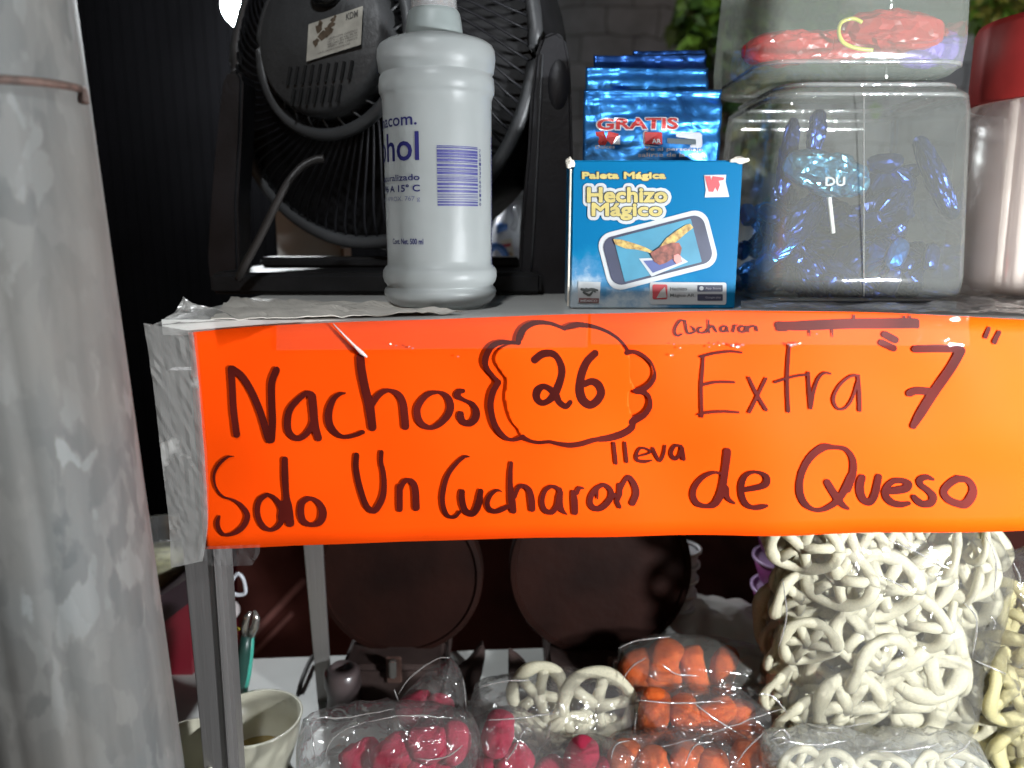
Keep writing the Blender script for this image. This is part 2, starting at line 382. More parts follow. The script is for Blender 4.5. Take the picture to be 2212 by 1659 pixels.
WC = [RC([(480,320,60),(490,250,65),(540,170,72),(620,120,62),(720,105,50),(830,115,42),(920,145,38),(990,175,40)],60), RC([(980,168,38),(1080,135,55),(1200,132,55),(1350,160,42),(1480,215,38),(1580,285,36),(1655,370,33),(1670,425,55)],60),
 RC([(1665,430,55),(1740,420,48),(1830,450,42),(1920,525,33),(1968,620,28),(1965,710,48),(1910,790,62),(1830,840,68),(1760,850,48)],60), RC([(1775,865,45),(1880,880,48),(1922,940,42),(1920,1030,60),(1860,1120,70),(1770,1170,88),(1730,1200,75)],60),
 RC([(1740,1200,65),(1720,1270,75),(1620,1330,80),(1500,1368,78),(1370,1385,60)],60), RC([(1370,1380,48),(1270,1402,58),(1150,1435,58),(1030,1445,58),(900,1425,42),(820,1410,38),(700,1420,38),(600,1400,38),(530,1360,48)],60),
 RC([(530,1362,55),(450,1392,38),(370,1388,42),(290,1330,58),(220,1230,68),(180,1090,70),(175,980,72),(205,860,72),(260,765,65)],60), RC([(262,760,58),(200,690,44),(130,600,58),(115,520,72),(145,430,68),(210,350,62),(310,318,52),(400,322,42),(480,330,36)],60)]
W3 = [RD([(410,320,10),(340,330,26),(250,400,38),(190,500,33),(182,600,28),(220,700,23),(290,770,23),(390,800,26),(480,860,44),(545,960,60),(530,1050,62),(470,1130,60),(380,1180,42),(290,1185,38),(235,1120,48),(222,1050,48),(240,985,30)],40),
 RD([(770,745,45),(690,800,60),(657,900,60),(672,1020,60),(730,1110,58),(810,1140,42),(890,1090,60),(930,980,70),(900,860,65),(840,780,48),(770,745,45)],50), RD([(965,355,68),(965,550,75),(972,750,70),(985,900,105),(1010,1065,95)],80), RD([(930,850,70),(932,1000,110)],80),
 RD([(1200,800,60),(1140,850,72),(1128,960,78),(1160,1050,72),(1250,1085,48),(1340,1050,78),(1372,960,90),(1340,865,70),(1270,805,48),(1200,800,60)],60),
 RE([(80,325,62),(72,450,66),(95,600,68),(140,750,65),(190,870,65),(255,928,60),(310,900,72),(370,780,70),(385,650,62),(375,520,58),(350,400,50),(355,290,50)],60),
 RE([(557,670,68),(558,760,70),(560,905,68)],68), RE([(570,690,50),(600,620,58),(650,595,50),(700,620,68),(730,700,78),(742,890,78)],60)]
W4 = [RE([(1325,335,12),(1270,335,36),(1180,410,44),(1090,530,52),(1042,680,58),(1030,800,55),(1050,910,55),(1100,980,42),(1170,985,38),(1220,930,36)],45), RE([(1245,715,66),(1245,800,72),(1280,910,68),(1360,948,68),(1420,860,78),(1450,705,62)],65),
 RE([(1680,705,12),(1630,690,32),(1560,740,48),(1522,830,55),(1550,900,58),(1620,920,55),(1700,890,55),(1760,860,38)],45), RE([(1785,400,42),(1775,500,52),(1775,650,60),(1790,800,82),(1808,910,72)],60), RE([(1825,760,38),(1860,665,48),(1920,640,48),(1980,685,62),(2005,780,75),(2013,890,72)],55),
 RF([(380,680,50),(300,645,40),(222,690,48),(187,800,52),(212,900,58),(290,930,58),(350,860,58),(370,760,58)],50), RF([(385,710,62),(375,820,78),(400,900,58),(455,955,16)],50), RF([(525,710,50),(540,800,76),(545,930,72)],60), RF([(570,720,46),(590,670,46),(640,670,20)],40),
 RF([(850,640,42),(770,690,58),(715,790,60),(730,870,62),(800,900,62),(880,860,68),(940,780,66),(940,700,56),(890,650,48),(850,640,42)],50), RF([(790,690,40),(795,790,16)],30), RF([(1040,650,55),(1040,740,62),(1012,820,50),(1038,880,45)],50), RF([(1050,690,48),(1100,600,48),(1145,565,50),(1200,640,68),(1225,740,74),(1185,840,72)],60), RF([(960,750,55),(1020,770,45)],50)]
W5 = [RF([(977,190,38),(1000,405,42)],40), RF([(1100,185,33),(1120,390,42)],38), RF([(1245,335,24),(1330,318,22),(1388,290,22),(1340,255,26),(1270,250,28),(1228,320,33),(1240,380,38),(1320,398,38),(1400,385,16)],30),
 RF([(1412,250,32),(1440,320,38),(1490,392,32),(1530,320,33),(1545,220,26)],32), RF([(1720,222,33),(1650,222,38),(1612,300,42),(1650,368,42),(1705,330,38),(1725,250,38)],38), RF([(1730,245,42),(1750,368,46)],40)]
W6 = [RG([(420,190,22),(370,185,24),(312,260,26),(297,330,26),(330,378,26),(390,352,18)],24), RG([(430,190,22),(445,290,26),(475,350,26),(550,330,22),(540,290,22),(508,262,18)],24), RG([(640,272,20),(600,290,24),(610,338,24),(680,340,24),(720,300,22)],24), RG([(725,182,20),(730,260,24),(735,340,26)],24), RG([(745,285,20),(785,258,24),(828,330,24)],22),
 RG([(930,258,22),(885,290,24),(905,333,24),(962,312,24),(960,270,22),(930,258,22)],24), RG([(965,285,22),(978,332,24)],24), RG([(1060,255,26),(1042,330,28)],26), RG([(1058,265,20),(1090,248,18)],20), RG([(1160,258,24),(1118,290,26),(1135,335,26),(1190,325,26),(1200,280,24),(1160,258,24)],25), RG([(1225,265,24),(1230,330,26)],26), RG([(1232,290,22),(1275,262,24),(1325,268,26),(1338,318,26)],24),
 RG([(1608,245,90),(1800,258,115),(2000,252,118),(2180,246,120)],120), RG([(1605,300,50),(1700,290,70)],50), RH([(0,196,92),(200,190,98),(500,180,98),(800,178,100),(1095,172,98)],98), RH([(1120,150,50),(1120,200,50)],50), RH([(75,250,18),(80,298,12)],15), RH([(300,240,18),(303,308,12)],15), RH([(515,100,22),(515,130,24)],24), RH([(1003,108,20),(1003,130,22)],20), RH([(1058,104,20),(1058,130,22)],20)]
W7 = [RG([(625,645,32),(800,605,35),(1000,582,34),(1145,595,32)],34), RG([(665,650,36),(652,800,42),(632,1000,44),(630,1200,40),(633,1385,42)],40), RG([(650,995,38),(800,965,34),(950,960,34),(1045,965,32)],34), RG([(585,1365,22),(700,1335,36),(900,1322,34),(1085,1330,32)],34),
 RG([(1235,910,38),(1330,1120,44),(1435,1300,44)],42), RG([(1448,920,38),(1340,1120,38),(1225,1325,40)],38), RG([(1745,510,38),(1730,700,42),(1715,950,44),(1715,1318,48)],42), RG([(1560,965,32),(1720,912,30),(1850,882,30),(1960,870,28)],30), RG([(1980,845,38),(1985,1000,44),(2000,1280,48)],44),
 RH([(85,990,36),(112,850,33),(160,720,28),(220,662,26),(278,668,24)],28), RH([(560,690,28),(490,690,26),(400,750,26),(332,840,28),(307,930,30),(350,1008,28),(430,1000,26),(500,900,26),(545,760,26)],27), RH([(555,705,33),(565,850,38),(568,1025,40)],38),
 RH([(820,285,70),(910,335,72)],70), RH([(788,365,66),(895,418,66)],66), RH([(1105,425,72),(1300,418,74),(1535,420,74)],74), RH([(1540,440,95),(1440,620,94),(1300,840,94),(1170,1050,90),(1092,1180,62)],90), RH([(1062,862,72),(1120,838,76),(1230,840,78)],76), RH([(1838,225,38),(1798,305,44)],42), RH([(1938,265,44),(1887,355,52)],48)]
W8 = [RI([(570,590,33),(470,580,42),(350,640,58),(250,760,68),(222,880,74),(275,980,74),(400,1012,58),(500,970,88),(570,830,98),(600,650,88),(630,400,90),(635,305,90)],80), RI([(620,780,90),(650,900,58),(725,960,36)],50),
 RI([(830,790,58),(950,770,68),(1080,735,78),(1125,690,88),(1120,620,74),(1050,572,48),(950,562,42),(862,612,62),(818,720,74),(822,860,74),(870,965,74),(960,1010,58),(1050,1000,68),(1125,982,42)],70)]
W9 = [RI([(2040,270,48),(1960,255,55),(1850,262,100),(1720,345,100),(1615,480,92),(1552,650,88),(1547,820,94),(1600,948,85),(1700,1030,58),(1820,1048,58),(1950,1000,74),(2050,920,88),(2130,800,98),(2205,640,98)],90), RJ([(235,700,84),(288,560,80),(298,420,78),(268,320,62),(200,250,52),(100,232,52),(20,232,55)],70), RI([(1902,705,84),(1960,800,92),(2040,920,92),(2110,1000,68),(2170,1040,40)],80),
 RJ([(395,575,84),(372,680,92),(402,800,84),(480,848,78),(540,760,84),(580,565,72)],80), RJ([(640,730,55),(760,715,85),(880,690,88),(905,640,78),(840,605,66),(740,612,66),(662,690,68),(662,780,78),(730,848,78),(820,868,72),(910,852,45)],75),
 RJ([(1175,588,34),(1100,562,66),(1030,592,72),(1042,650,66),(1120,710,68),(1175,780,84),(1145,848,82),(1060,858,76),(1000,820,72),(965,782,56)],70), RJ([(1440,580,85),(1350,640,82),(1292,720,78),(1332,800,78),(1440,850,82),(1530,850,95),(1600,760,98),(1608,670,78),(1550,592,68),(1440,580,85)],80)]

def orange_mat(name, col, cr_=.5, cw=.03):
    return M(name, col, .65, spec=.06, var=.06, scale=8, coat=cw, coat_rough=cr_, bump=.12, bscale=14)
m_card = orange_mat('fluorescent_orange_card', (.93,.067,.0008))
m_badge = orange_mat('fluorescent_orange_cutout', (.95,.078,.0008))
m_ink = M('dark_marker_ink', (.068,.006,.004), .6, var=.4, scale=22, spec=.08, stretch=(1,1,.5))
def wob(u, v): return .0008*math.sin(u*.012+1)*math.sin(v*.011) + .0032*noise.noise(Vector((u*.0045, v*.006, 3))) - .0034
sign = empty('price_sign', on_sign(1300, 920), 'long fluorescent orange card with handwritten nacho prices hung from the shelf edge', 'sign')
top = [(412,717),(560,704),(760,694),(940,688),(1106,682),(1300,676),(1500,671),(1700,671),(1917,675),(2100,684),(2250,692),(2420,700)]
bot = [(445,1182),(570,1178),(760,1168),(940,1163),(1106,1158),(1300,1155),(1500,1152),(1700,1150),(1917,1147),(2100,1143),(2250,1140),(2420,1138)]
ts, bs = spline(top, 6), spline(bot, 6); nr = 14
vs = []; 
for a, b in zip(ts, bs):
    for j in range(nr+1):
        t = j/nr; u = a[0]+(b[0]-a[0])*t; v = a[1]+(b[1]-a[1])*t
        p = on_sign(u, v); p.y += wob(u, v); vs.append(tuple(p))
fs = [(i*(nr+1)+j, i*(nr+1)+j+1, (i+1)*(nr+1)+j+1, (i+1)*(nr+1)+j) for i in range(len(ts)-1) for j in range(nr)]
me = bpy.data.meshes.new('card'); me.from_pydata(vs, [], fs)
o = obj('card', me, m_card, sign, True); sd = o.modifiers.new('s', 'SOLIDIFY'); sd.thickness = .0005; sd.offset = -1
if me.polygons[0].normal.y > 0: sd.offset = 1
def s3(off):
    def f(u, v): p = on_sign(u, v, off); p.y += wob(u, v); return p
    return f
badge = RC([(560,190),(500,320),(400,335),(270,400),(220,520),(300,660),(350,740),(335,950),(390,1170),(470,1270),(520,1350),(700,1405),(1000,1425),(1250,1390),(1480,1345),(1650,1270),(1730,1160),(1690,1000),(1700,850),(1760,830),(1700,700),(1700,480),(1640,400),(1540,270),(1380,180),(1200,150),(1000,185),(840,130),(700,120)],1)
bp_ = spline(badge + [badge[0]], 4)[:-1]
def cutout(pts, to3d, step=5.0):
    P = np.array([p[:2] for p in pts]); u0, v0 = P.min(0)-12; nu, nv = ((P.max(0)+12-np.array([u0, v0]))/step).astype(int)+2
    X, Y = np.meshgrid(u0+np.arange(nu)*step, v0+np.arange(nv)*step); D = np.full(X.shape, 99.0); ins = np.zeros(X.shape, bool)
    for a, b in zip(P, np.roll(P, -1, 0)):
        d = b-a; t = np.clip(((X-a[0])*d[0]+(Y-a[1])*d[1])/max((d**2).sum(), 1e-9), 0, 1); D = np.minimum(D, np.hypot(X-a[0]-t*d[0], Y-a[1]-t*d[1]))
        if a[1] != b[1]: ins ^= ((a[1] > Y) != (b[1] > Y)) & (X < (b[0]-a[0])*(Y-a[1])/(b[1]-a[1])+a[0])
    return field_mesh(np.where(ins, -D-1e-4, D+1e-4), u0, v0, step, to3d)
o = obj('price_cutout', cutout(bp_, s3(.0012)), m_badge, sign, True); md = o.modifiers.new('s', 'SOLIDIFY'); md.thickness = .0004; md.offset = 0
for nm, W_, off in (('word_nachos',W1,.0010),('number_twenty_six',W2,.0016),('cloud_outline',WC,.0016),('words_solo_un',W3,.0010),('word_cucharon',W4,.0010),('word_lleva',W5,.0010),('small_cucharon_and_crossed_out_word',W6,.0010),('words_extra_seven',W7,.0010),('word_de',W8,.0010),('word_queso',W9,.0010)):
    obj(nm, ink(W_, s3(off)), m_ink, sign)

# clear tape over the card, with a few trapped bubbles that glint
m_tape = film('clear_tape', haze=.02, rough=.05, bump=.10, bscale=40, base=.008, edge=.15)
def strip(par, name, pts, off, mat, seg=10, amp=.0005, th=0):

    """quad given by four picture corners (tl, tr, br, bl) laid on the sign plane"""
    vs, fs = [], []; nu = seg*3; nv = seg
    for i in range(nu+1):
        for j in range(nv+1):
            s, t = i/nu, j/nv
            a = np.array(pts[0])*(1-s)+np.array(pts[1])*s; b = np.array(pts[3])*(1-s)+np.array(pts[2])*s; q = a*(1-t)+b*t
            p = on_sign(q[0], q[1], off); p.y += wob(q[0], q[1]); p.y -= amp*(noise.noise(Vector((q[0]*.03, q[1]*.03, off*900)))+.5*noise.noise(Vector((q[0]*.11, q[1]*.09, 3)))) ; vs.append(tuple(p))
    for i in range(nu):
        for j in range(nv): k = i*(nv+1)+j; fs.append((k, k+1, k+nv+2, k+nv+1))
    me = bpy.data.meshes.new(name); me.from_pydata(vs, [], fs); return obj(name, me, mat, par, True)
strip(sign, 'clear_tape', [(600,690),(1270,672),(1268,748),(600,755)], .0022, m_tape, 12, .0002)
strip(sign, 'clear_tape', [(1275,668),(2085,680),(2085,745),(1275,741)], .0023, m_tape, 12, .0003)
m_bub = film('bubble_film', haze=.10, rough=.08, base=.25, edge=.6, bump=.3, bscale=300)
for (u, v, r) in [(1580,745,5),(1592,748,7),(1602,744,5),(1560,741,4),(1552,744,3),(1706,745,6),(1714,742,5),(1723,741,4),(1700,742,4),(1760,720,3),(845,741,3),(858,744,3),(886,746,3),(893,750,4),(990,768,3),(1452,741,3),(1466,750,3),(1448,765,4),(1530,748,3),(1540,742,3)]:
    bm = bmesh.new(); p = on_sign(u, v, .0026); p.y += wob(u, v); q = bmesh.ops.create_icosphere(bm, subdivisions=2, radius=r*scale_at(p)*.8)
    bmesh.ops.transform(bm, matrix=Matrix.Translation(p) @ Matrix.Diagonal((1.2, .35, .8, 1)), verts=q['verts']); obj('trapped_bubble', bm, m_bub, sign, True)
# highlight along a fold in the plastic, put in as a pale ridge
cr_pts = [on_sign(u, v, .0030)+Vector((0,wob(u,v),0)) for u, v in ((722,698),(745,722),(768,745),(784,760),(796,769))]
obj('crease_highlight', tube(cr_pts, [.0003,.0006,.0008,.0013,.0005], 8), M('fold_highlight', (.75,.62,.6), .25, var=.2, coat=1), sign, True)

# ---------------------------------------------------------------- crumpled tape round the shelf corner
m_oldtape = film('old_milky_tape', haze=.38, rough=.22, bump=.06, bscale=18, base=.05, edge=.3, hazecol=(.42,.41,.39), patch=(30, .57, .9))
tp = empty('crumpled_packing_tape', on_sign(375, 950), 'wrinkled milky packing tape wrapped round the left end of the shelf and sign', 'tape')
def crumple(name, outline_l, outline_r, off, mat, amp, par, nu=10, nv=60, seed=0, th=.0003):
    L_, R__ = spline(outline_l, 10), spline(outline_r, 10); vs, fs = [], []
    for j in range(nv+1):
        t = j/nv; a = L_[int(t*(len(L_)-1))]; b = R__[int(t*(len(R__)-1))]
        for i in range(nu+1):
            s = i/nu; q = a*(1-s)+b*s; p = on_sign(q[0], q[1], off + .0025 + (q[2] if len(q) > 2 else 0))
            p.y -= amp*abs(noise.noise(Vector((q[0]*.05+seed, q[1]*.03, 1))))*2 + amp*.35*noise.noise(Vector((q[0]*.08, q[1]*.05+seed, 5))); vs.append(tuple(p))
    for j in range(nv):
        for i in range(nu): k = j*(nu+1)+i; fs.append((k, k+1, k+nu+2, k+nu+1))
    me = bpy.data.meshes.new(name); me.from_pydata(vs, [], fs); o = obj(name, me, mat, par)
    md = o.modifiers.new('s', 'SOLIDIFY'); md.thickness = th
    return o
crumple('tape_band', [(311,698),(330,820),(352,1010),(366,1130),(370,1226)], [(418,716),(430,830),(444,1010),(449,1130),(438,1212)], .0015, m_oldtape, .0006, tp, seed=2)
crumple('tape_fold', [(414,715),(425,850),(438,1010),(441,1130),(430,1212)], [(424,716),(436,850),(449,1010),(451,1130),(440,1206)], .0035, m_tape, .0008, tp, 4, 60, 9)
crumple('tape_crest', [(330,702,-.005),(368,682,-.008),(386,664,-.012),(397,640,-.016)], [(520,690,-.004),(480,672,-.02),(455,664,-.02),(425,660,-.016)], .001, m_oldtape, .002, tp, 10, 24, 5)
crumple('tape_flap', [(432,1180),(440,1200),(452,1222)], [(562,1176),(560,1196),(545,1220)], .0008, m_tape, .0012, tp, 14, 12, 6)
# crumpled clear sheet lying on the shelf's left end and along its front edge
def sheet(name, label, pts, h, mat, seed, th=.0003, n=44, m=14, cat='plastic sheet'):
    """crumpled sheet on the shelf: pts = four picture corners on the shelf plane"""
    vs, fs = [], []
    for i in range(n+1):
        for j in range(m+1):
            s, t = i/n, j/m
            a = np.array(pts[0])*(1-s)+np.array(pts[1])*s; b = np.array(pts[3])*(1-s)+np.array(pts[2])*s; q = a*(1-t)+b*t
            p = at_z(q[0], q[1], SHELF)
            p.z += .0008 + h*abs(noise.noise(Vector((p.x*40+seed, p.y*40, 1)))) + h*.5*abs(noise.noise(Vector((p.x*110, p.y*110+seed, 7)))); vs.append(tuple(p))
    for i in range(n):
        for j in range(m): k = i*(m+1)+j; fs.append((k, k+1, k+m+2, k+m+1))
    me = bpy.data.meshes.new(name); me.from_pydata(vs, [], fs); o = recentre(obj(name, me, mat))
    md = o.modifiers.new('s', 'SOLIDIFY'); md.thickness = th
    return tag(o, label, cat)
sheet('paper_liner', 'crumpled greyish white paper lying on the shelf in front of the fan base', [(500,646),(832,664),(1000,681),(455,698)], .004, M('greyish_paper', (.62,.58,.52), .5, var=.15, scale=20, bump=.3, bscale=30), 3, .0004, cat='paper')
m_clearsheet = film('clear_sheet', haze=.22, rough=.1, bump=.5, bscale=20, base=.12, edge=.6, hazecol=(.75,.72,.7))
sheet('clear_plastic_strip', 'glossy clear plastic folded along the shelf edge under the square jar', [(1600,654),(2330,642),(2330,686),(1600,668)], .004, m_clearsheet, 8, .0003)
# ---------------------------------------------------------------- electric fan seen from behind
fan = empty('electric_fan', at_z(800, 640, SHELF), 'black desk fan seen from behind standing on the white shelf', 'fan')
FY = .66
def fp(u, v, Y=FY): return at_y(u, v, Y)
# base: low slab with a raised rear lip
c0, c1 = at_z(445, 641, SHELF), at_z(1150, 655, SHELF)
bx0, bx1 = c0.x, fp(1165, 600).x
bm = box(((bx0+bx1)/2, .675, SHELF+.0095), (bx1-bx0, .135, .017), None, .003)
obj('base', bm, m_black2, fan)
obj('base_ridge', box(((bx0+bx1)/2, .70, SHELF+.022), (bx1-bx0-.03, .03, .010), None, .003), m_black2, fan)
# side arms: flat uprights, wide at the foot, rounded at the top
def arm(pts, Y0, Y1, name='side_arm'):
    a = [at_y(u, v, Y0) for u, v in pts]; L = Y1-Y0
    bm = poly(a, L); bmesh.ops.bevel(bm, geom=list(bm.edges), offset=.0025, segments=3, affect='EDGES')
    return obj(name, bm, m_black, fan, False)
arm([(452,604),(447,560),(452,470),(462,340),(474,220),(482,165),(494,152),(512,150),(524,170),(520,300),(512,440),(516,604)], .655, .69)
arm([(1120,640),(1125,500),(1140,330),(1148,200),(1156,120),(1172,78),(1200,66),(1222,82),(1232,130),(1236,230),(1240,420),(1238,640)], .625, .70)
# rounded pivot caps
for u, v, Y, r in ((1206, 185, .628, .011), (500, 240, .665, .010)):
    p = fp(u, v, Y); bm = bmesh.new(); bmesh.ops.create_uvsphere(bm, u_segments=24, v_segments=12, radius=r)
    bmesh.ops.transform(bm, matrix=Matrix.Translation(p) @ Matrix.Diagonal((.9, .5, 2.0, 1)), verts=bm.verts); obj('pivot_cap', bm, m_black, fan, True)
# bright moulded edge running down the right arm
ed = [fp(u, v, .6235) for u, v in ((1172,118),(1166,240),(1160,360),(1154,480),(1146,600))]
obj('arm_edge', tube(ed, .0009, 8), m_grey_plastic, fan, True)

# fan head: turned about 36 degrees, back facing the camera's left
hc = fp(808, 140, .70); hk = Matrix.Translation(hc) @ Euler((R(-6), 0, R(-24))).to_matrix().to_4x4()
GR = .150
def H(x, y, z): return hk @ Vector((x, y, z))     # local: -y points out of the back of the fan
def ring_bm(bm, rad, y, r, n=72, zs=1):
    pts = [H(rad*math.cos(a), y, zs*rad*math.sin(a)) for a in [2*math.pi*k/n for k in range(n+1)]]
    return tube_bm(bm, pts, r, 8)
bm = bmesh.new(); ring_bm(bm, GR, -.004, .006)
obj('outer_ring', bm, m_grey_plastic, fan, True)
bm = bmesh.new(); n = 84
for k in range(n):
    a = 2*math.pi*k/n; pts = []
    for q in range(9):
        t = q/8; rr = .058 + (GR-.060)*t; aa = a + .55*(1-t)**1.3
        yy = -.052 + .048*t**2.2
        pts.append(H(rr*math.cos(aa), yy, rr*math.sin(aa)))
    tube_bm(bm, pts, .0011, 5)
o = obj('rear_grille', bm, m_black, fan, True)
bm = bmesh.new(); ring_bm(bm, .070, -.058, .0052); obj('inner_ring', bm, m_grey_plastic, fan, True)
# spokes between the inner ring and the motor housing
bm = bmesh.new()
for k in range(26):
    a = 2*math.pi*k/26; tube_bm(bm, [H(.05*math.cos(a), -.060, .05*math.sin(a)), H(.060*math.cos(a+.05), -.062, .060*math.sin(a+.05)), H(.068*math.cos(a+.12), -.058, .068*math.sin(a+.12))], .0011, 5)
obj('housing_spokes', bm, m_grey_plastic, fan, True)
# motor housing: a shallow drum
bm = lathe((0,0,0), [(.059,0),(.059,.026),(.0575,.032),(.054,.035),(.0,.038)], 56)
bmesh.ops.transform(bm, matrix=hk @ Matrix.Translation((0, -.042, 0)) @ Euler((R(90), 0, 0)).to_matrix().to_4x4(), verts=bm.verts)
obj('motor_housing', bm, M('housing_plastic', (.045,.046,.048), .5, bump=.3, bscale=250), fan, True)
# slanting vent slots in two rows
bm = bmesh.new()
for row, (z, nn, ln) in enumerate(((-.0295, 9, .0135), (-.0455, 7, .0125))):
    for k in range(nn):
        x = -.024 + .0072*k + (0 if row == 0 else .004)
        a_, b_ = H(x+.0015, -.0795, z+ln/2), H(x-.0015, -.0795, z-ln/2)
        tube_bm(bm, [a_, b_], .0012, 6)
obj('vent_slots', bm, M('slot_black', (.003,.003,.003), .9), fan)
kb = H(.012, -.082, .028); bm = bmesh.new(); bmesh.ops.create_uvsphere(bm, u_segments=28, v_segments=14, radius=.0105)
bmesh.ops.transform(bm, matrix=Matrix.Translation(kb) @ Matrix.Diagonal((1.3,.9,1,1)), verts=bm.verts)
obj('oscillation_knob', bm, M('glossy_black', (.01,.01,.01), .12, var=0), fan, True)
# paper label on the housing
def hp(x, z): return H(x+.018, -.0812, z-.0165)
m_label = M('worn_paper_label', (.42,.40,.35), .55, var=.12, scale=120, col2=(.5,.48,.42))
lab = obj('rating_label', poly([hp(-.024,-.004),(hp(.0255,.004)),hp(.0265,.031),hp(-.0225,.023)], .0003), m_label, fan)
def hl(x, z): return H(-.006 + x*.05, -.0815, -.0200 + x*.008 + (1-z)*.027)
m_lp = M('label_print', (.10,.095,.09), .6)
ms = [text_mesh('KDM', (.72,.08,.93,.26), hl, .02)]
for k, t in enumerate(('VENTILADOR  ELECTRICO', '127 V ~  60 Hz  45 W', 'HECHO EN MEXICO', 'MODELO  SERIE  CORRIENTE')):
    ms.append(text_mesh(t, (.40,.58+.07*k,.93,.63+.07*k), hl))
ms.append(text_mesh('LEA EL INSTRUCTIVO DE USO', (.22,.88,.80,.93), hl))
obj('label_print', merge_meshes(ms), m_lp, lab)
bm = bmesh.new()
for (x, z, r) in ((.22,.24,.004),(.45,.25,.003),(.30,.45,.0035),(.40,.38,.004),(.18,.60,.003),(.5,.12,.0025),(.25,.12,.003)):
    pts = [hl(x + r/.05*math.cos(a)*rnd.uniform(.5,1.4), z + r/.027*math.sin(a)*rnd.uniform(.5,1.3)) for a in [k*math.pi/5 for k in range(10)]]
    bm.faces.new([bm.verts.new(p) for p in pts])
obj('brown_stain', bm, M('brown_stain', (.10,.07,.045), .7, var=.3, scale=200), lab)
# drum wall, dark inner back and blades
bm = lathe((0,0,0), [(GR,0),(GR+.003,.004),(GR+.003,.06),(GR-.01,.075),(0,.085)], 64)
bmesh.ops.transform(bm, matrix=hk @ Matrix.Translation((0, .0, 0)) @ Euler((R(-90), 0, 0)).to_matrix().to_4x4(), verts=bm.verts)
obj('drum', bm, m_black2, fan, True)
for k in range(5):
    a = 2*math.pi*k/5; vs = []
    for i in range(9):
        for j in range(7):
            t, s = i/8, j/6-.5; rr = .03 + .105*t; aa = a + s*(.9-.1*t) + .2*t
            vs.append(tuple(H(rr*math.cos(aa), .022+.022*s*1.2, rr*math.sin(aa))))
    fs = [(i*7+j, i*7+j+1, (i+1)*7+j+1, (i+1)*7+j) for i in range(8) for j in range(6)]
    me = bpy.data.meshes.new('blade'); me.from_pydata(vs, [], fs); o = obj('blade', me, m_black, fan, True); md = o.modifiers.new('s','SOLIDIFY'); md.thickness = .0015
# power cord drooping down to the base
cp = [fp(u, v, Y) for u, v, Y in ((700,343,.585),(678,346,.583),(650,362,.58),(622,395,.575),(598,438,.575),(575,485,.58),(552,530,.585),(530,570,.59),(515,604,.595))]
obj('power_cord', tube([Vector(p) for p in spline(cp, 4)], .0030, 10), m_cord, fan, True)

# pale carton behind the fan
cb = empty('pale_carton', at_z(690, 600, SHELF), 'plain pale grey carton seen through the gap under the fan', 'carton')
p0 = at_y(604, 572, .80); p1 = at_y(736, 440, .80)
m_carton = M('pale_carton', (.55,.55,.53), .7, var=.05)
obj('carton_body', box(((p0.x+p1.x)/2, .81, SHELF+(p1.z-SHELF)/2), (p1.x-p0.x, .03, p1.z-SHELF), None, .001), m_carton, cb)
obj('carton_flap', box((p1.x+.002, .808, SHELF+.016), (.003, .034, .032)), M('brown_card', (.2,.12,.08), .7), cb)

# ---------------------------------------------------------------- alcohol bottle
BY = .523
def lathe_px(uc, Y, prof, n=64):
    out = []
    for v, hw in prof:
        p = at_y(uc, v, Y); out.append((hw*scale_at(p), p.z))
    return at_y(uc, prof[0][0], Y).x, out
prof = [(647,95),(650,108),(640,117),(628,120.5),(621,118),(617,113),(613,114),(607,119),(596,122),(583,121.5),(577,118),(571,112.5),(560,112),(480,113.5),(380,115),(300,116),(240,117),(218,118),(209,121),(204,124),(186,124.5),(172,123),(167,119.5),(164,119.5),(158,124),(130,127.5),(112,126.5),(103,122),(96,112),(90,95),(86,80),(84,66),(82,60)]
bxx, pr = lathe_px(952, BY, prof)
zb = SHELF+.0005; pr[0] = (pr[0][0], zb); pr[1] = (pr[1][0], zb+.003); pr = [(pr[0][0]*.6, zb+.001)] + pr
bot_ = empty('alcohol_bottle', (bxx, BY, SHELF), 'frosted white plastic bottle of rubbing alcohol with blue print', 'bottle')
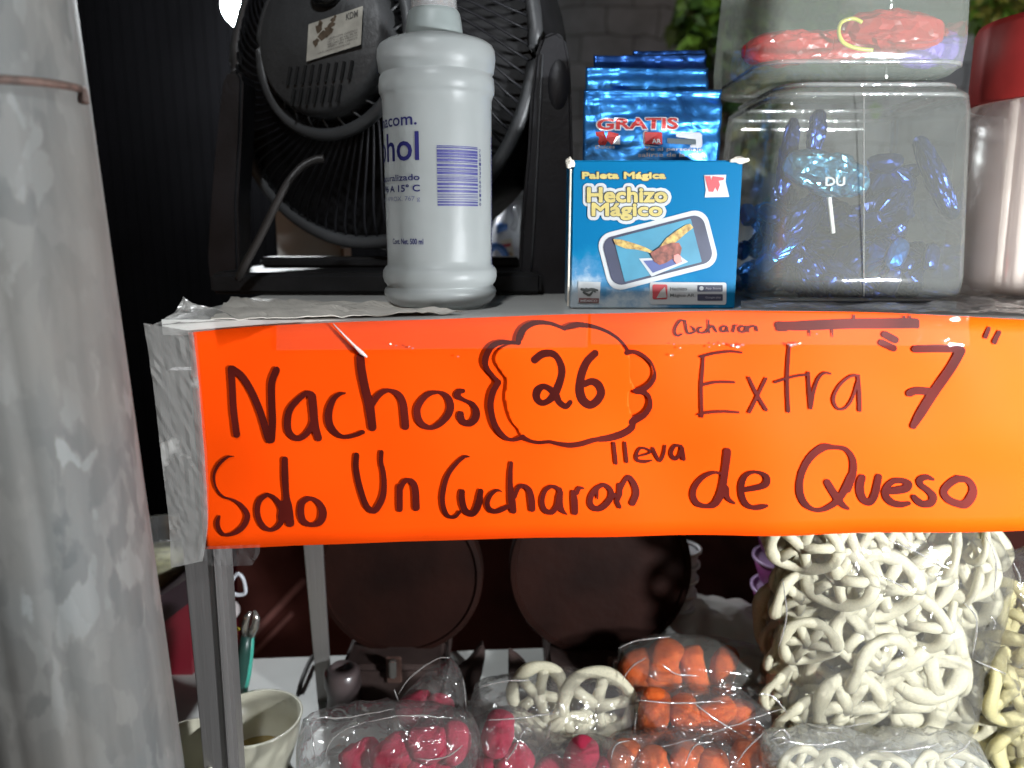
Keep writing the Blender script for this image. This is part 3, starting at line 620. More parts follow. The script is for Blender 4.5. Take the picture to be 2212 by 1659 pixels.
def hdpe(name, col, alpha):
    m = bpy.data.materials.new(name); m.use_nodes = True; n = m.node_tree.nodes; l = m.node_tree.links
    for x in list(n): n.remove(x)
    out = n.new('ShaderNodeOutputMaterial'); d = n.new('ShaderNodeBsdfDiffuse'); t = n.new('ShaderNodeBsdfTranslucent'); g = n.new('ShaderNodeBsdfGlossy'); tp_ = n.new('ShaderNodeBsdfTransparent')
    tc = n.new('ShaderNodeTexCoord'); nz = n.new('ShaderNodeTexNoise'); nz.inputs['Scale'].default_value = 24; nz.inputs['Detail'].default_value = 4
    l.new(tc.outputs['Object'], nz.inputs[0]); bp = n.new('ShaderNodeBump'); bp.inputs['Distance'].default_value = .004; bp.inputs['Strength'].default_value = .4
    l.new(nz.outputs[0], bp.inputs['Height']); g.inputs['Roughness'].default_value = .38
    for q in (d, g): l.new(bp.outputs[0], q.inputs['Normal'])
    cr = n.new('ShaderNodeValToRGB'); cr.color_ramp.elements[0].color = (*[c*.88 for c in col],1); cr.color_ramp.elements[1].color = (*col,1); cr.color_ramp.elements[0].position=.35; cr.color_ramp.elements[1].position=.65
    n2 = n.new('ShaderNodeTexNoise'); n2.inputs['Scale'].default_value = 16; n2.inputs['Detail'].default_value = 4; l.new(tc.outputs['Object'], n2.inputs[0]); l.new(n2.outputs[0], cr.inputs[0])
    l.new(cr.outputs[0], d.inputs[0]); l.new(cr.outputs[0], t.inputs[0])
    a = n.new('ShaderNodeMixShader'); a.inputs[0].default_value = .5; l.new(d.outputs[0], a.inputs[1]); l.new(t.outputs[0], a.inputs[2])
    b = n.new('ShaderNodeMixShader'); b.inputs[0].default_value = alpha; l.new(a.outputs[0], b.inputs[1]); l.new(tp_.outputs[0], b.inputs[2])
    f = n.new('ShaderNodeFresnel'); f.inputs[0].default_value = 1.35
    c = n.new('ShaderNodeMixShader'); l.new(f.outputs[0], c.inputs[0]); l.new(b.outputs[0], c.inputs[1]); l.new(g.outputs[0], c.inputs[2]); l.new(c.outputs[0], out.inputs[0])
    return m
m_hdpe = hdpe('frosted_plastic', (.62,.66,.655), .28)
bm = lathe((bxx, BY, 0), pr, 72); obj('body', bm, m_hdpe, bot_, True)
_, prn = lathe_px(945, BY, [(84,60),(80,62),(60,60.5),(40,58),(31,56),(26,53),(23,50)])
obj('cap', lathe((bxx-.001, BY, 0), prn, 60), hdpe('cap_plastic', (.46,.52,.51), .1), bot_, True)
_, prt = lathe_px(943, BY, [(25,53),(23,51),(10,50),(-20,49),(-60,48),(-64,44),(-65,0)])
obj('clear_cap', lathe((bxx-.001, BY, 0), prt, 40), film('nozzle_clear', haze=.3, rough=.1, base=.15), bot_, True)
def bcyl(x, z):
    x += .10
    return bcyl0(x, z)
def bcyl0(x, z):      # x: angle round the bottle in radians (0 = towards the camera), z: picture row
    p = at_y(952, z, BY); hw = np.interp(z, [q[0] for q in prof[::-1]], [q[1] for q in prof[::-1]])
    r = hw*scale_at(p) + .0004; return Vector((bxx + r*math.sin(x), BY - r*math.cos(x), p.z))
m_blue = M('blue_print', (.010,.011,.10), .5, var=.08); m_blue2 = M('pale_blue_print', (.14,.15,.24), .5, var=.05)
obj('print_name', text_mesh('alcohol', (-.34-1.95,297,-.34,356), bcyl, .012, 3), m_blue, bot_)
obj('print_maker', text_mesh('farmacom.', (-.37-1.5,258,-.37,284), bcyl, .012, 3), m_blue, bot_)
for nm_, tx_, rc_, b_ in (('print_line','desnaturalizado',(-.34-1.45,383,-.34,396),.01),('print_line','G.L. 96 A 15° C',(-.34-1.40,404,-.34,419),.02),('print_volume','Cont. Net. 500 ml',(-1.02,514,-.30,526),.02)):
    obj(nm_, text_mesh(tx_, rc_, bcyl, b_, 2), m_blue, bot_)
obj('print_density', text_mesh('DENSIDAD APROX. 767 g', (-.34-1.6,428,-.34,440), bcyl, .0, 2), m_blue2, bot_)
def bars(rows, x0, x1):
    bm = bmesh.new()
    for a, b in rows:
        vs1 = [bm.verts.new(bcyl(x0+(x1-x0)*k/8, a)) for k in range(9)]; vs2 = [bm.verts.new(bcyl(x0+(x1-x0)*k/8, b)) for k in range(9)]
        for k in range(8): bm.faces.new((vs1[k], vs2[k], vs2[k+1], vs1[k+1]))
    return bm
rows = []; v = 326
rb = random.Random(3)
while v < 450:
    h = rb.choice((1.2,1.6,2.4,3.6,5.0)); rows.append((v, min(v+h, 452))); v += h + rb.choice((1.2,1.2,2.2,3.0))
obj('barcode', bars(rows, -.03, .76), M('barcode_blue', (.025,.026,.15), .5, var=.05), bot_)
ms = []
for k, t in enumerate('7501237600140'): ms.append(text_mesh(t, (.80,330+9.2*k,.85,336+9.2*k), bcyl, .01))
obj('barcode_digits', merge_meshes(ms), m_blue, bot_)
obj('side_print', bars([(300+7*k, 303+7*k+(k%3)) for k in range(40)], 1.30, 1.36), m_blue, bot_)

# ---------------------------------------------------------------- blue candy box
BXY = .507
cbx = empty('candy_box', at_z(1410, 667, SHELF), 'bright blue lollipop carton with yellow lettering and a phone picture, front of the shelf', 'box')
def K(x, y, off=0.0): return at_y((2200+x/2.37)*.54, (600+y/2.37)*.54, BXY-off)
fl = [K(175,1508), K(1752,1503), K(1830,88), K(232,118)]
xl_, xr_ = (fl[0].x+fl[3].x)/2, (fl[1].x+fl[2].x)/2; zt = (fl[2].z+fl[3].z)/2
def blue_mat():
    m, n, l, b = nt('printed_sky_card')
    tc = n.new('ShaderNodeTexCoord'); sp = n.new('ShaderNodeSeparateXYZ'); l.new(tc.outputs['Generated'], sp.inputs[0])
    nz = n.new('ShaderNodeTexNoise'); nz.inputs['Scale'].default_value = 3.2; nz.inputs['Detail'].default_value = 7; nz.inputs['Roughness'].default_value = .62
    l.new(tc.outputs['Generated'], nz.inputs[0])
    # the printed picture itself: white cloud rising from the lower left corner
    a = n.new('ShaderNodeMath'); a.operation = 'MULTIPLY_ADD'; a.inputs[1].default_value = -.42; l.new(sp.outputs['X'], a.inputs[0]); 
    z = n.new('ShaderNodeMath'); z.operation = 'MULTIPLY'; z.inputs[1].default_value = -.95; l.new(sp.outputs['Z'], z.inputs[0]); l.new(z.outputs[0], a.inputs[2])
    s = n.new('ShaderNodeMath'); s.operation = 'ADD'; l.new(a.outputs[0], s.inputs[0]); l.new(nz.outputs[0], s.inputs[1])
    cr = n.new('ShaderNodeValToRGB'); e = cr.color_ramp.elements
    e[0].position = 0; e[0].color = (.0005,.11,.25,1); e[1].position = .40; e[1].color = (.36,.42,.46,1)
    x_ = e.new(.12); x_.color = (.003,.13,.27,1); x_ = e.new(.24); x_.color = (.06,.18,.32,1)
    l.new(s.outputs[0], cr.inputs[0]); l.new(cr.outputs[0], b.inputs[0]); b.inputs['Roughness'].default_value = .38; b.inputs['Specular IOR Level'].default_value = .12
    return m
m_sky = blue_mat()
obj('carton', box(((xl_+xr_)/2, BXY+.0275, (SHELF+zt)/2+.0003), (xr_-xl_, .055, zt-SHELF), None, .0008), m_sky, cbx)
m_wc = M('bare_card', (.62,.58,.5), .8, var=.15, scale=200, bump=.5, bscale=400)
def blob(name, u, v, Y, r, par, seed, sc=(1,1,1)):
    p = at_y(u, v, Y); bm = bmesh.new(); bmesh.ops.create_icosphere(bm, subdivisions=3, radius=1)
    for q in bm.verts: q.co = p + Vector((q.co.x*sc[0], q.co.y*sc[1], q.co.z*sc[2]))*r*(1+.5*noise.noise(q.co*1.7+Vector((seed,0,0))))
    return obj(name, bm, m_wc, par, True)
blob('torn_corner', 1231, 352, BXY-.001, .0032, cbx, 1, (.9,.5,1)); blob('torn_corner', 1597, 346, BXY-.001, .0028, cbx, 4, (2.0,.5,.7))
obj('worn_edge', tube([K(196,180,.0002), K(186,700,.0003), K(172,1480,.0002)], .0007, 6), m_wc, cbx)
# prints on the front, each sheet a hair in front of the one below
def kp(off): return lambda x, y: K(x, y, off)
m_gold = M('gold_print', (.40,.33,.11), .45, var=.1, scale=90); m_dk = M('dark_outline', (.05,.06,.06), .5); m_wh = M('white_print', (.38,.40,.41), .45, var=.04)
m_red = M('red_print', (.42,.05,.06), .45, var=.06); m_lb = M('light_blue_print', (.04,.18,.27), .4, var=.15, scale=40); m_ph = M('phone_black', (.035,.04,.07), .4, var=.2, scale=60)
def glow_pts(pts): return [(p[0], p[1], p[2]) for p in pts]
lt = [(400,350,10),(1090,420,10)]
for t, r_, w_ in (('Hechizo', (358,360,1107,492), 7.5), ('Mágico', (401,506,1059,659), 7)):
    obj('title_halo', text_band(t, r_, kp(.0005 if t[0] == 'H' else .0008), w_+38, 5), m_wh, cbx)
    obj('title_outline', text_band(t, r_, kp(.0011), w_+8, 3), m_dk, cbx); obj('title_letters', text_band(t, r_, kp(.0014), w_, 3), m_gold, cbx)
obj('title_outline', text_band('Paleta Mágica', (308,212,1094,288), kp(.0005), 11, 4), m_dk, cbx)
obj('title_letters', text_band('Paleta Mágica', (308,212,1094,288), kp(.0009), 5, 4), m_gold, cbx)
# maker's badge: a red W on white
obj('badge_white', poly([K(x, y, .0006) for x, y in ((1460,238),(1672,234),(1665,300),(1700,445),(1468,450),(1478,380))], .0003), m_wh, cbx)
obj('badge_red', poly([K(x, y, .0010) for x, y in ((1468,248),(1520,248),(1530,290),(1545,248),(1655,262),(1645,285),(1600,292),(1612,330),(1590,395),(1568,352),(1548,398),(1508,395))], .0003), m_red, cbx)
# the phone
def rot_rect(cx, cy, w, h, a, r, n=6):
    out = []
    for sx, sy, a0 in ((1,1,0),(-1,1,90),(-1,-1,180),(1,-1,270)):
        for k in range(n+1):
            t = R(a0+90*k/n); x = sx*(w/2-r)+r*math.cos(t); y = sy*(h/2-r)+r*math.sin(t)
            out.append((cx+x*math.cos(a)-y*math.sin(a), cy+x*math.sin(a)+y*math.cos(a)))
    return out
A_ = R(-14.5)
for nm, w_, h_, r_, off, mt in (('phone_glow',1075,560,135,.0006,m_wh),('phone_body',990,470,105,.0010,m_ph),('phone_screen',755,425,12,.0014,m_lb)):
    obj(nm, poly([K(x, y, off) for x, y in rot_rect(1022, 950, w_, h_, A_, r_)], .0003), mt, cbx)
obj('picture_card', poly([K(x, y, .0018) for x, y in ((845,1030),(1240,1010),(1310,1060),(965,1200))], .0003), m_wh, cbx)
obj('picture_card_art', poly([K(x, y, .0021) for x, y in ((885,1050),(1220,1030),(1255,1060),(975,1165))], .0003), M('navy_print', (.05,.07,.2), .5), cbx)
m_wing = M('wing_print', (.38,.22,.07), .5, var=.5, scale=300, col2=(.5,.36,.1)); m_body = M('creature_brown', (.17,.05,.035), .5, var=.5, scale=250)
obj('wing_left', poly([K(x, y, .0022) for x, y in ((600,845),(680,850),(800,885),(900,920),(985,965),(950,975),(830,945),(720,935),(620,895))], .0003), m_wing, cbx)
obj('wing_right', poly([K(x, y, .0022) for x, y in ((1040,920),(1100,840),(1190,770),(1290,710),(1330,700),(1360,735),(1290,790),(1200,870),(1110,925))], .0003), m_wing, cbx)
obj('creature_body', poly([K(x, y, .0026) for x, y in ((950,980),(1050,915),(1150,880),(1225,880),(1250,930),(1235,1000),(1250,1050),(1200,1080),(1165,1030),(1100,1070),(1040,1090),(990,1060))], .0003), m_body, cbx)
obj('creature_foot', poly([K(x, y, .0030) for x, y in ((1175,1000),(1215,985),(1245,1010),(1245,1060),(1205,1082),(1175,1050))], .0003), M('pink_print', (.55,.2,.18), .5), cbx)
# bottom stickers
obj('sticker', poly([K(x, y, .0006) for x, y in ((270,1248),(480,1252),(470,1458),(262,1452))], .0003), m_wh, cbx)
ms = [text_mesh('HECHO EN', (320,1262,430,1282), kp(.0012)), text_mesh('MÉXICO', (290,1415,450,1440), kp(.0018), .02)]
obj('sticker_emblem', ink([[(300,1320,25),(350,1330,30),(400,1320,25),(450,1330,18)],[(320,1350,20),(370,1375,24),(400,1350,16)],[(340,1310,10),(430,1345,14)]], kp(.0010), 3), m_dk, cbx)
obj('sticker_band', poly([K(x, y, .0010) for x, y in ((275,1402),(465,1406),(462,1450),(272,1446))], .0003), M('maroon_print', (.16,.07,.07), .5), cbx)
obj('sticker_words', merge_meshes(ms), m_wh, cbx)
obj('app_sticker', poly([K(x, y, .0006) for x, y in rot_rect(1310, 1360, 725, 210, R(.2), 22)], .0003), m_wh, cbx)
obj('app_icon', poly([K(x, y, .0010) for x, y in rot_rect(1043, 1345, 140, 140, 0, 16)], .0003), m_red, cbx)
obj('app_icon_corner', poly([K(x, y, .0014) for x, y in ((1010,1405),(1050,1335),(1090,1300),(1108,1400))], .0003), M('grey_print', (.35,.33,.32), .5), cbx)
obj('app_words', merge_meshes([text_mesh('Hechizo', (1140,1300,1300,1332), kp(.0010), .01), text_mesh('Mágico AR', (1140,1362,1370,1400), kp(.0010), .01)]), m_dk, cbx)
for y in (1312, 1398):
    obj('store_button', poly([K(x, yy, .0010) for x, yy in rot_rect(1518, y, 240, 62, 0, 8)], .0003), m_ph, cbx)
obj('store_button_words', merge_meshes([text_mesh('App Store', (1475,1302,1620,1326), kp(.0016)), text_mesh('Google play', (1475,1388,1620,1412), kp(.0016))]), M('grey_words', (.3,.3,.33), .5), cbx)
obj('store_button_icon', poly([K(1437+20*math.cos(t), 1312+20*math.sin(t), .0016) for t in [k*math.pi/8 for k in range(16)]], .0002), m_wh, cbx)

# ---------------------------------------------------------------- blue foil packets behind the box
def foil(name, col, rough=.16, bump=.5, scale=90):
    m, n, l, b = nt(name); b.inputs['Metallic'].default_value = .92; b.inputs['Roughness'].default_value = rough
    tc = n.new('ShaderNodeTexCoord'); nz = n.new('ShaderNodeTexNoise'); nz.inputs['Scale'].default_value = scale; nz.inputs['Detail'].default_value = 3; nz.inputs['Distortion'].default_value = .8
    l.new(tc.outputs['Object'], nz.inputs[0]); bp = n.new('ShaderNodeBump'); bp.inputs['Distance'].default_value = .003; bp.inputs['Strength'].default_value = bump
    l.new(nz.outputs[0], bp.inputs['Height']); l.new(bp.outputs[0], b.inputs['Normal'])
    cr = n.new('ShaderNodeValToRGB'); cr.color_ramp.elements[0].color = (*[c*.6 for c in col],1); cr.color_ramp.elements[1].color = (*[min(1,c*1.3) for c in col],1); cr.color_ramp.elements[0].position=.35; cr.color_ramp.elements[1].position=.65
    l.new(nz.outputs[0], cr.inputs[0]); l.new(cr.outputs[0], b.inputs[0]); return m
m_foil = foil('blue_foil', (.06,.30,.85), .36, .6, 45); m_foil2 = foil('navy_foil', (.04,.14,.5), .34, .6, 45)
def pd(x, z, zt, seed):
    h = zt - z
    d = .0016*math.sin(h*520)*math.exp(-h*45) + .0042*noise.noise(Vector((x*10+seed, z*75, seed))) + .0012*noise.noise(Vector((x*45+seed, z*70, seed))) + .0013*noise.noise(Vector((x*120+seed, z*160, 2)))
    return d
def packet(label, u0, u1, vt, Y, seed, lean, mat):
    t = empty('foil_packet', at_z((u0+u1)/2, 640, SHELF), label, 'packet', 'shiny foil packets standing behind the blue carton')
    t.location.y = Y
    xa, xb = at_y(u0, vt, Y).x, at_y(u1, vt, Y).x; zt_ = at_y(u0, vt, Y).z; nx, nz_ = 40, 70
    def surf(x, z, off=0): return Vector((x, Y + lean*(z-SHELF) - off + pd(x, z, zt_, seed) - .010*max(0, 1-((x-(xa+xb)/2)/((xb-xa)/2))**2)*max(0, 1-((z-SHELF)/(zt_-SHELF))**6), z))
    vs = []
    for i in range(nx+1):
        for j in range(nz_+1):
            x = xa+(xb-xa)*i/nx; z = SHELF+.001+(zt_-SHELF)*j/nz_
            vs.append(tuple(surf(x, z)))
    fs = [(i*(nz_+1)+j, (i+1)*(nz_+1)+j, (i+1)*(nz_+1)+j+1, i*(nz_+1)+j+1) for i in range(nx) for j in range(nz_)]
    me = bpy.data.meshes.new('wrapper'); me.from_pydata(vs, [], fs); o = obj('wrapper', me, mat, t, True); md = o.modifiers.new('s','SOLIDIFY'); md.thickness = .003; md.offset = 1 if me.polygons[0].normal.y > 0 else -1
    return t, surf, (xa, xb, zt_)
packet('rearmost dark blue foil packet whose plain top sticks up highest', 1368, 1524, 112, .625, 31, .02, m_foil2)
packet('dark blue foil packet with a crimped top, third from the front', 1284, 1530, 122, .610, 22, .02, m_foil2)
packet('blue foil packet with gleaming crimped top, just behind the printed one', 1266, 1534, 150, .595, 13, .02, m_foil)
pk, psurf, (pa, pb, pz) = packet('front blue foil packet printed with large red letters', 1262, 1562, 200, .578, 5, .02, m_foil)
def lp(off):
    def f(x, y):
        q = at_y((2200+x/2.37)*.54, (y/2.37)*.54, .572); return psurf(q.x, q.z, off)
    return f
m_wfoil = M('white_foil_print', (.6,.62,.65), .25, metal=.3); m_rfoil = M('red_foil_print', (.45,.05,.05), .25, metal=.3)
obj('word_outline', text_mesh('GRATIS', (444,1106,1226,1232), lp(.0006), .07, 1), m_wfoil, pk)
obj('word_gratis', text_mesh('GRATIS', (456,1116,1214,1222), lp(.0010), .03, 1), m_rfoil, pk)
obj('emblem_red', poly([lp(.0007)(x, y) for x, y in ((440,1240),(520,1235),(540,1300),(560,1235),(660,1262),(650,1290),(590,1370),(555,1330),(530,1370),(475,1365))], .0003), m_rfoil, pk)
obj('emblem_white', poly([lp(.0009)(x, y) for x, y in ((600,1360),(640,1290),(670,1280),(670,1365))], .0003), m_wfoil, pk)
obj('emblem_words', text_mesh('Dulces', (440,1370,620,1402), lp(.0008), .01, 1), m_wfoil, pk)
obj('app_panel', poly([lp(.0006)(x, y) for x, y in rot_rect(1168, 1318, 570, 150, R(1.5), 30)], .0003), m_wfoil, pk)
obj('app_square', poly([lp(.0012)(x, y) for x, y in rot_rect(980, 1310, 165, 118, R(1.5), 12)], .0003), m_rfoil, pk)
obj('app_letters', text_mesh('AR', (965,1318,1050,1362), lp(.0017), .02, 1), m_wfoil, pk)
obj('play_panel', poly([lp(.0012)(x, y) for x, y in rot_rect(1250, 1340, 280, 52, R(1.5), 8)], .0003), M('grey_foil', (.12,.15,.17), .3, metal=.4), pk)
obj('small_words', merge_meshes([text_mesh('Ve al personaje', (890,1398,1455,1440), lp(.0008), .01, 1), text_mesh('salirse de la carta', (835,1448,1500,1488), lp(.0008), .01, 1)]), m_wfoil, pk)
# ---------------------------------------------------------------- square clear jars
def rrect(cx, cy, hx, hy, r, n=7):
    out = []
    for sx, sy, a0 in ((1,1,0),(-1,1,90),(-1,-1,180),(1,-1,270)):
        for k in range(n+1):
            t = R(a0+90*k/n); out.append((cx+sx*(hx-r)+r*math.cos(t), cy+sy*(hy-r)+r*math.sin(t)))
    return out
def square_shell(c, prof, n=7, hy=None):
    """prof: (half width, corner radius, z)"""
    bm = bmesh.new(); rings = []
    for hx, r, z in prof: rings.append([bm.verts.new((x, y, z)) for x, y in rrect(c[0], c[1], hx, hx*(hy or 1), min(r, hx*(hy or 1)*.98), n)])
    for A, B in zip(rings, rings[1:]):
        m_ = len(A)
        for k in range(m_): bm.faces.new((A[k], A[(k+1)%m_], B[(k+1)%m_], B[k]))
    bm.faces.new(rings[0][::-1]); bmesh.ops.recalc_face_normals(bm, faces=bm.faces); return bm
m_jar = film('clear_jar_plastic', tint=(.93,.95,.93), haze=.125, rough=.06, bump=.10, bscale=10, base=.05, edge=.55, hazecol=(.6,.62,.58))
m_jar_rim = film('thick_jar_plastic', haze=.22, rough=.06, bump=.15, bscale=30, base=.14, edge=.7, hazecol=(.7,.72,.7))
JY = .572
def jar_px(u0, u1, rows, Y):
    """rows: (v, half width px, corner px) seen at the front face depth Y"""
    uc = (u0+u1)/2; out = []
    for v, hw, r in rows:
        p = at_y(uc, v, Y); k = scale_at(p); out.append((hw*k, r*k, p.z))
    return at_y(uc, rows[0][0], Y).x, out
jx, jp = jar_px(1640, 2098, [(654,200,60),(648,222,70),(635,233,70),(600,233,60),(400,229,60),(230,226,60),(195,222,60),(178,205,60)], .525)
jp = [(jp[0][0]*.9, jp[0][1], SHELF+.001)] + jp
jar = empty('square_candy_jar', (jx, JY, SHELF), 'lower square clear plastic jar holding dark blue foil candy', 'jar')
jar_c = (jx, .525+jp[3][0])
obj('jar_body', square_shell(jar_c, jp, 8), m_jar, jar, True)
zj = jp[-1][2]
def sq_ring(c, hx, r, z, th, par, name, mat):
    pts = [Vector((x, y, z)) for x, y in rrect(c[0], c[1], hx, hx, r, 8)]; pts.append(pts[0]); return obj(name, tube(pts, th, 8), mat, par, True)
sq_ring(jar_c, jp[-2][0]*.99, .02, jp[-2][2]-.001, .0016, jar, 'shoulder_ridge', m_jar_rim)
sq_ring(jar_c, jp[-1][0]*.98, .02, zj+.001, .0018, jar, 'neck_ridge', m_jar_rim)
sq_ring(jar_c, jp[2][0]*.985, .02, jp[2][2], .0014, jar, 'base_ridge', m_jar_rim)
# vertical mould seam
obj('mould_seam', tube([at_y(1866, v, .5245) for v in (205,300,450,640)], .0005, 6), m_jar_rim, jar)
# upper jar stands on the lower one
ux, up_ = jar_px(1640, 2110, [(158,190,60),(150,215,70),(132,232,70),(80,234,60),(0,233,60),(-120,230,60),(-260,226,60),(-290,205,60)], .52)
jar2 = empty('square_candy_jar', (ux, JY, up_[0][2]), 'upper square clear plastic jar stacked on the other, with red and purple sweets', 'jar')
jc2 = (ux, .52+up_[3][0])
obj('jar_body', square_shell(jc2, up_, 8), film('cloudy_jar_plastic', tint=(.93,.95,.93), haze=.24, rough=.08, bump=.15, bscale=12, base=.06, edge=.5, hazecol=(.45,.5,.44)), jar2, True)
sq_ring(jc2, up_[2][0]*.985, .02, up_[2][2], .0014, jar2, 'base_ridge', m_jar_rim)
obj('lid', square_shell(jc2, [(.062,.02,up_[-1][2]+.002),(.064,.02,up_[-1][2]+.022),(.060,.018,up_[-1][2]+.026),(.001,.0005,up_[-1][2]+.027)], 8), M('jar_lid', (.4,.05,.04), .4), jar2, True)
# candies ---------------------------------------------------------------
def crumple_mesh(name, sx, sy, sz, seed, twist=True):
    bm = bmesh.new(); bmesh.ops.create_icosphere(bm, subdivisions=4, radius=1)
    for v in bm.verts:
        c = v.co.copy(); x = c.x
        f = 1.0
        if twist and abs(x) > .62: f = .35 + 1.1*(abs(x)-.62)/.38
        q = Vector((x*(1.25 if abs(x) > .62 else 1), math.copysign(abs(c.y)**.7, c.y)*f, math.copysign(abs(c.z)**.7, c.z)*f))
        nn = noise.noise(c*2.6+Vector((seed,0,0)))*.22 + noise.noise(c*5+Vector((0,seed,0)))*.12
        v.co = Vector((q.x*sx, q.y*sy*(1+nn), q.z*sz*(1+nn)))
    me = bpy.data.meshes.new(name); bm.to_mesh(me); bm.free()
    return me
def mk(name, me, mat, loc, rot, label, cat, group, sc=1):
    o = bpy.data.objects.new(name, me); C.objects.link(o); o.location = loc; o.rotation_euler = rot; o.scale = (sc,)*3
    return tag(o, label, cat, group)
m_navy = foil('navy_wrapper', (.02,.04,.17), .3, .5, 70); m_bright = foil('blue_wrapper', (.03,.17,.55), .28, .5, 70); m_silver = foil('silver_wrapper', (.32,.42,.52), .3, .5, 70)
protos = []
for i, mt in enumerate((m_navy, m_navy, m_bright, m_navy, m_silver)):
    me = crumple_mesh('wrapper', .027, .015, .009, i*5+1); me.materials.append(mt); protos.append(me)
rj = random.Random(11); r3 = lambda: (rj.uniform(0,6), rj.uniform(-.8,.8), rj.uniform(0,6))
hx = jp[3][0]-.026
n = 0
for lay, cnt in enumerate((9, 8, 7, 5, 3)):
    for k in range(cnt):
        x = rj.uniform(-hx, hx); y = rj.choice((-1,-1,1,0))*hx*.8*rj.uniform(.7,1)
        if lay >= 3: x = (rj.uniform(-hx, -.01) if k % 2 else rj.uniform(.02, hx))
        z = SHELF+.014+lay*.0145+rj.uniform(-.003,.003)
        me = protos[rj.choice((0,1,1,2,3,0,3,4) if lay == 3 else (0,1,3,0,1,2))]
        c_ = {'blue_wrapper':'bright blue', 'silver_wrapper':'pale silver blue'}.get(me.materials[0].name, 'navy blue')
        mk('wrapped_candy', me, None, (jar_c[0]+x, jar_c[1]+y, z), r3(), c_ + ' foil twist candy piled in the lower square jar', 'candy', 'foil candies in the lower jar: ' + c_, rj.uniform(.85,1.15))
# wrapped lollipops leaning up inside
big = crumple_mesh('lollipop_wrapper', .024, .017, .012, 77, False); big.materials.append(m_silver)
def lolly(name, label, p0, p1, me, rot, stick=(.75,.75,.72)):
    t = empty(name, p0, label, 'lollipop'); o = bpy.data.objects.new('lollipop_head', me); C.objects.link(o); o.parent = t; o.rotation_euler = rot
    obj('stick', tube([p0, p1], .0016, 8), M('lollipop_stick', stick, .4), t, True); return t
la = at_y(1785, 375, .55); bl = crumple_mesh('lollipop_wrapper', .026, .017, .014, 51, False); bl.materials.append(foil('light_blue_wrapper', (.15,.42,.62), .28, .8, 90))
lolly('wrapped_lollipop', 'light blue wrapped lollipop with white letters near the left of the lower jar', la, la+Vector((.012,.01,-.04)), bl, (.2,.2,.3))
ob = text_mesh('DU', (1783,382,1826,402), lambda u, v: at_y(u, v, .5305), .03); obj('wrapper_letters', ob, m_wh, bpy.data.objects['wrapped_lollipop'])
for i, (u, v, u2, v2, cc) in enumerate(((1980,300,2060,470,'dark blue long wrapper leaning against the right side of the lower jar'),(1712,260,1690,420,'dark narrow wrapper standing up at the left of the lower jar'),(1768,240,1760,330,'dark thin wrapper tail sticking up behind the light blue lollipop'))):
    a, b = at_y(u, v, .56), at_y(u2, v2, .555); m_ = (a+b)/2; me = crumple_mesh('wrapper', (b-a).length/2*.85, .010 if i == 0 else .005, .006, 90+i, False); me.materials.append(m_navy)
    o = mk('long_wrapper', me, None, m_, (0, math.atan2(-(b-a).z, (b-a).x), 0), cc, 'wrapper', None)
    if i == 0:
        me.materials.append(m_silver)
# sweets in the upper jar
m_rc = M('red_sweet', (.50,.03,.03), .3, coat=.6); m_pc = M('purple_sweet', (.25,.16,.6), .35, coat=.5); m_yc = M('yellow_sweet', (.7,.65,.12), .3, coat=.5)
zz = up_[1][2]
for i, (u, v, s, mt, lb, sx) in enumerate(((1700,104,.011,m_rc,'red sweet at the left end of the upper jar',2.2),(1800,100,.010,m_rc,'long red sweet lying in the middle of the upper jar',2.4),(1925,72,.013,m_rc,'large bright red sweet right of centre in the upper jar',2.0),(1985,86,.010,m_rc,'small red sweet beside the purple one',1.6),(2000,112,.010,m_pc,'purple sweet in the right corner of the upper jar',1.6),(2030,92,.008,m_pc,'lilac sweet touching the right wall of the upper jar',1.2))):
    me = crumple_mesh('sweet', s*sx, s*1.1, s, 200+i, False); me.materials.append(mt)
    mk('wrapped_sweet', me, None, at_y(u, v, .56+.01*(i%2)), (rj.uniform(-.3,.3), rj.uniform(-.15,.15), rj.uniform(-.3,.3)), lb, 'sweet', None)
cur = [at_y(u, v, .535) for u, v in ((1862,48),(1842,40),(1818,48),(1812,70),(1822,92),(1850,104),(1885,108))]
o = recentre(obj('yellow_ribbon', tube([Vector(p) for p in spline(cur, 5)], .0013, 8), m_yc, None, True)); tag(o, 'pale yellow curled ribbon in the upper jar', 'ribbon')

# round jar with a red lid and red and white sticks at the far right
RY = .60
rxx = at_y(2290, 400, RY).x
rj_ = empty('round_stick_jar', (rxx, RY, SHELF), 'round jar with a red lid at the right edge, holding red and white sticks', 'jar')
rr_ = .072
ztop = at_y(2250, 190, RY-.07).z
obj('jar_body', lathe((rxx, RY, SHELF), [(.0,.001),(.060,.001),(.069,.006),(rr_,.014),(rr_,ztop-SHELF-.012),(.066,ztop-SHELF)], 56), film('milky_jar_plastic', haze=.36, rough=.25, bump=.2, bscale=14, base=.05, edge=.3, hazecol=(.75,.62,.56)), rj_, True)
obj('lid', lathe((rxx, RY, ztop), [(.064,.0),(.067,.002),(.067,.052),(.065,.057),(.058,.059),(.0,.060)], 56), M('red_lid', (.20,.014,.012), .5, spec=.3), rj_, True)
m_rs, m_ws = M('red_stick', (.5,.04,.03), .4), M('white_stick', (.72,.66,.58), .4)
k = 0
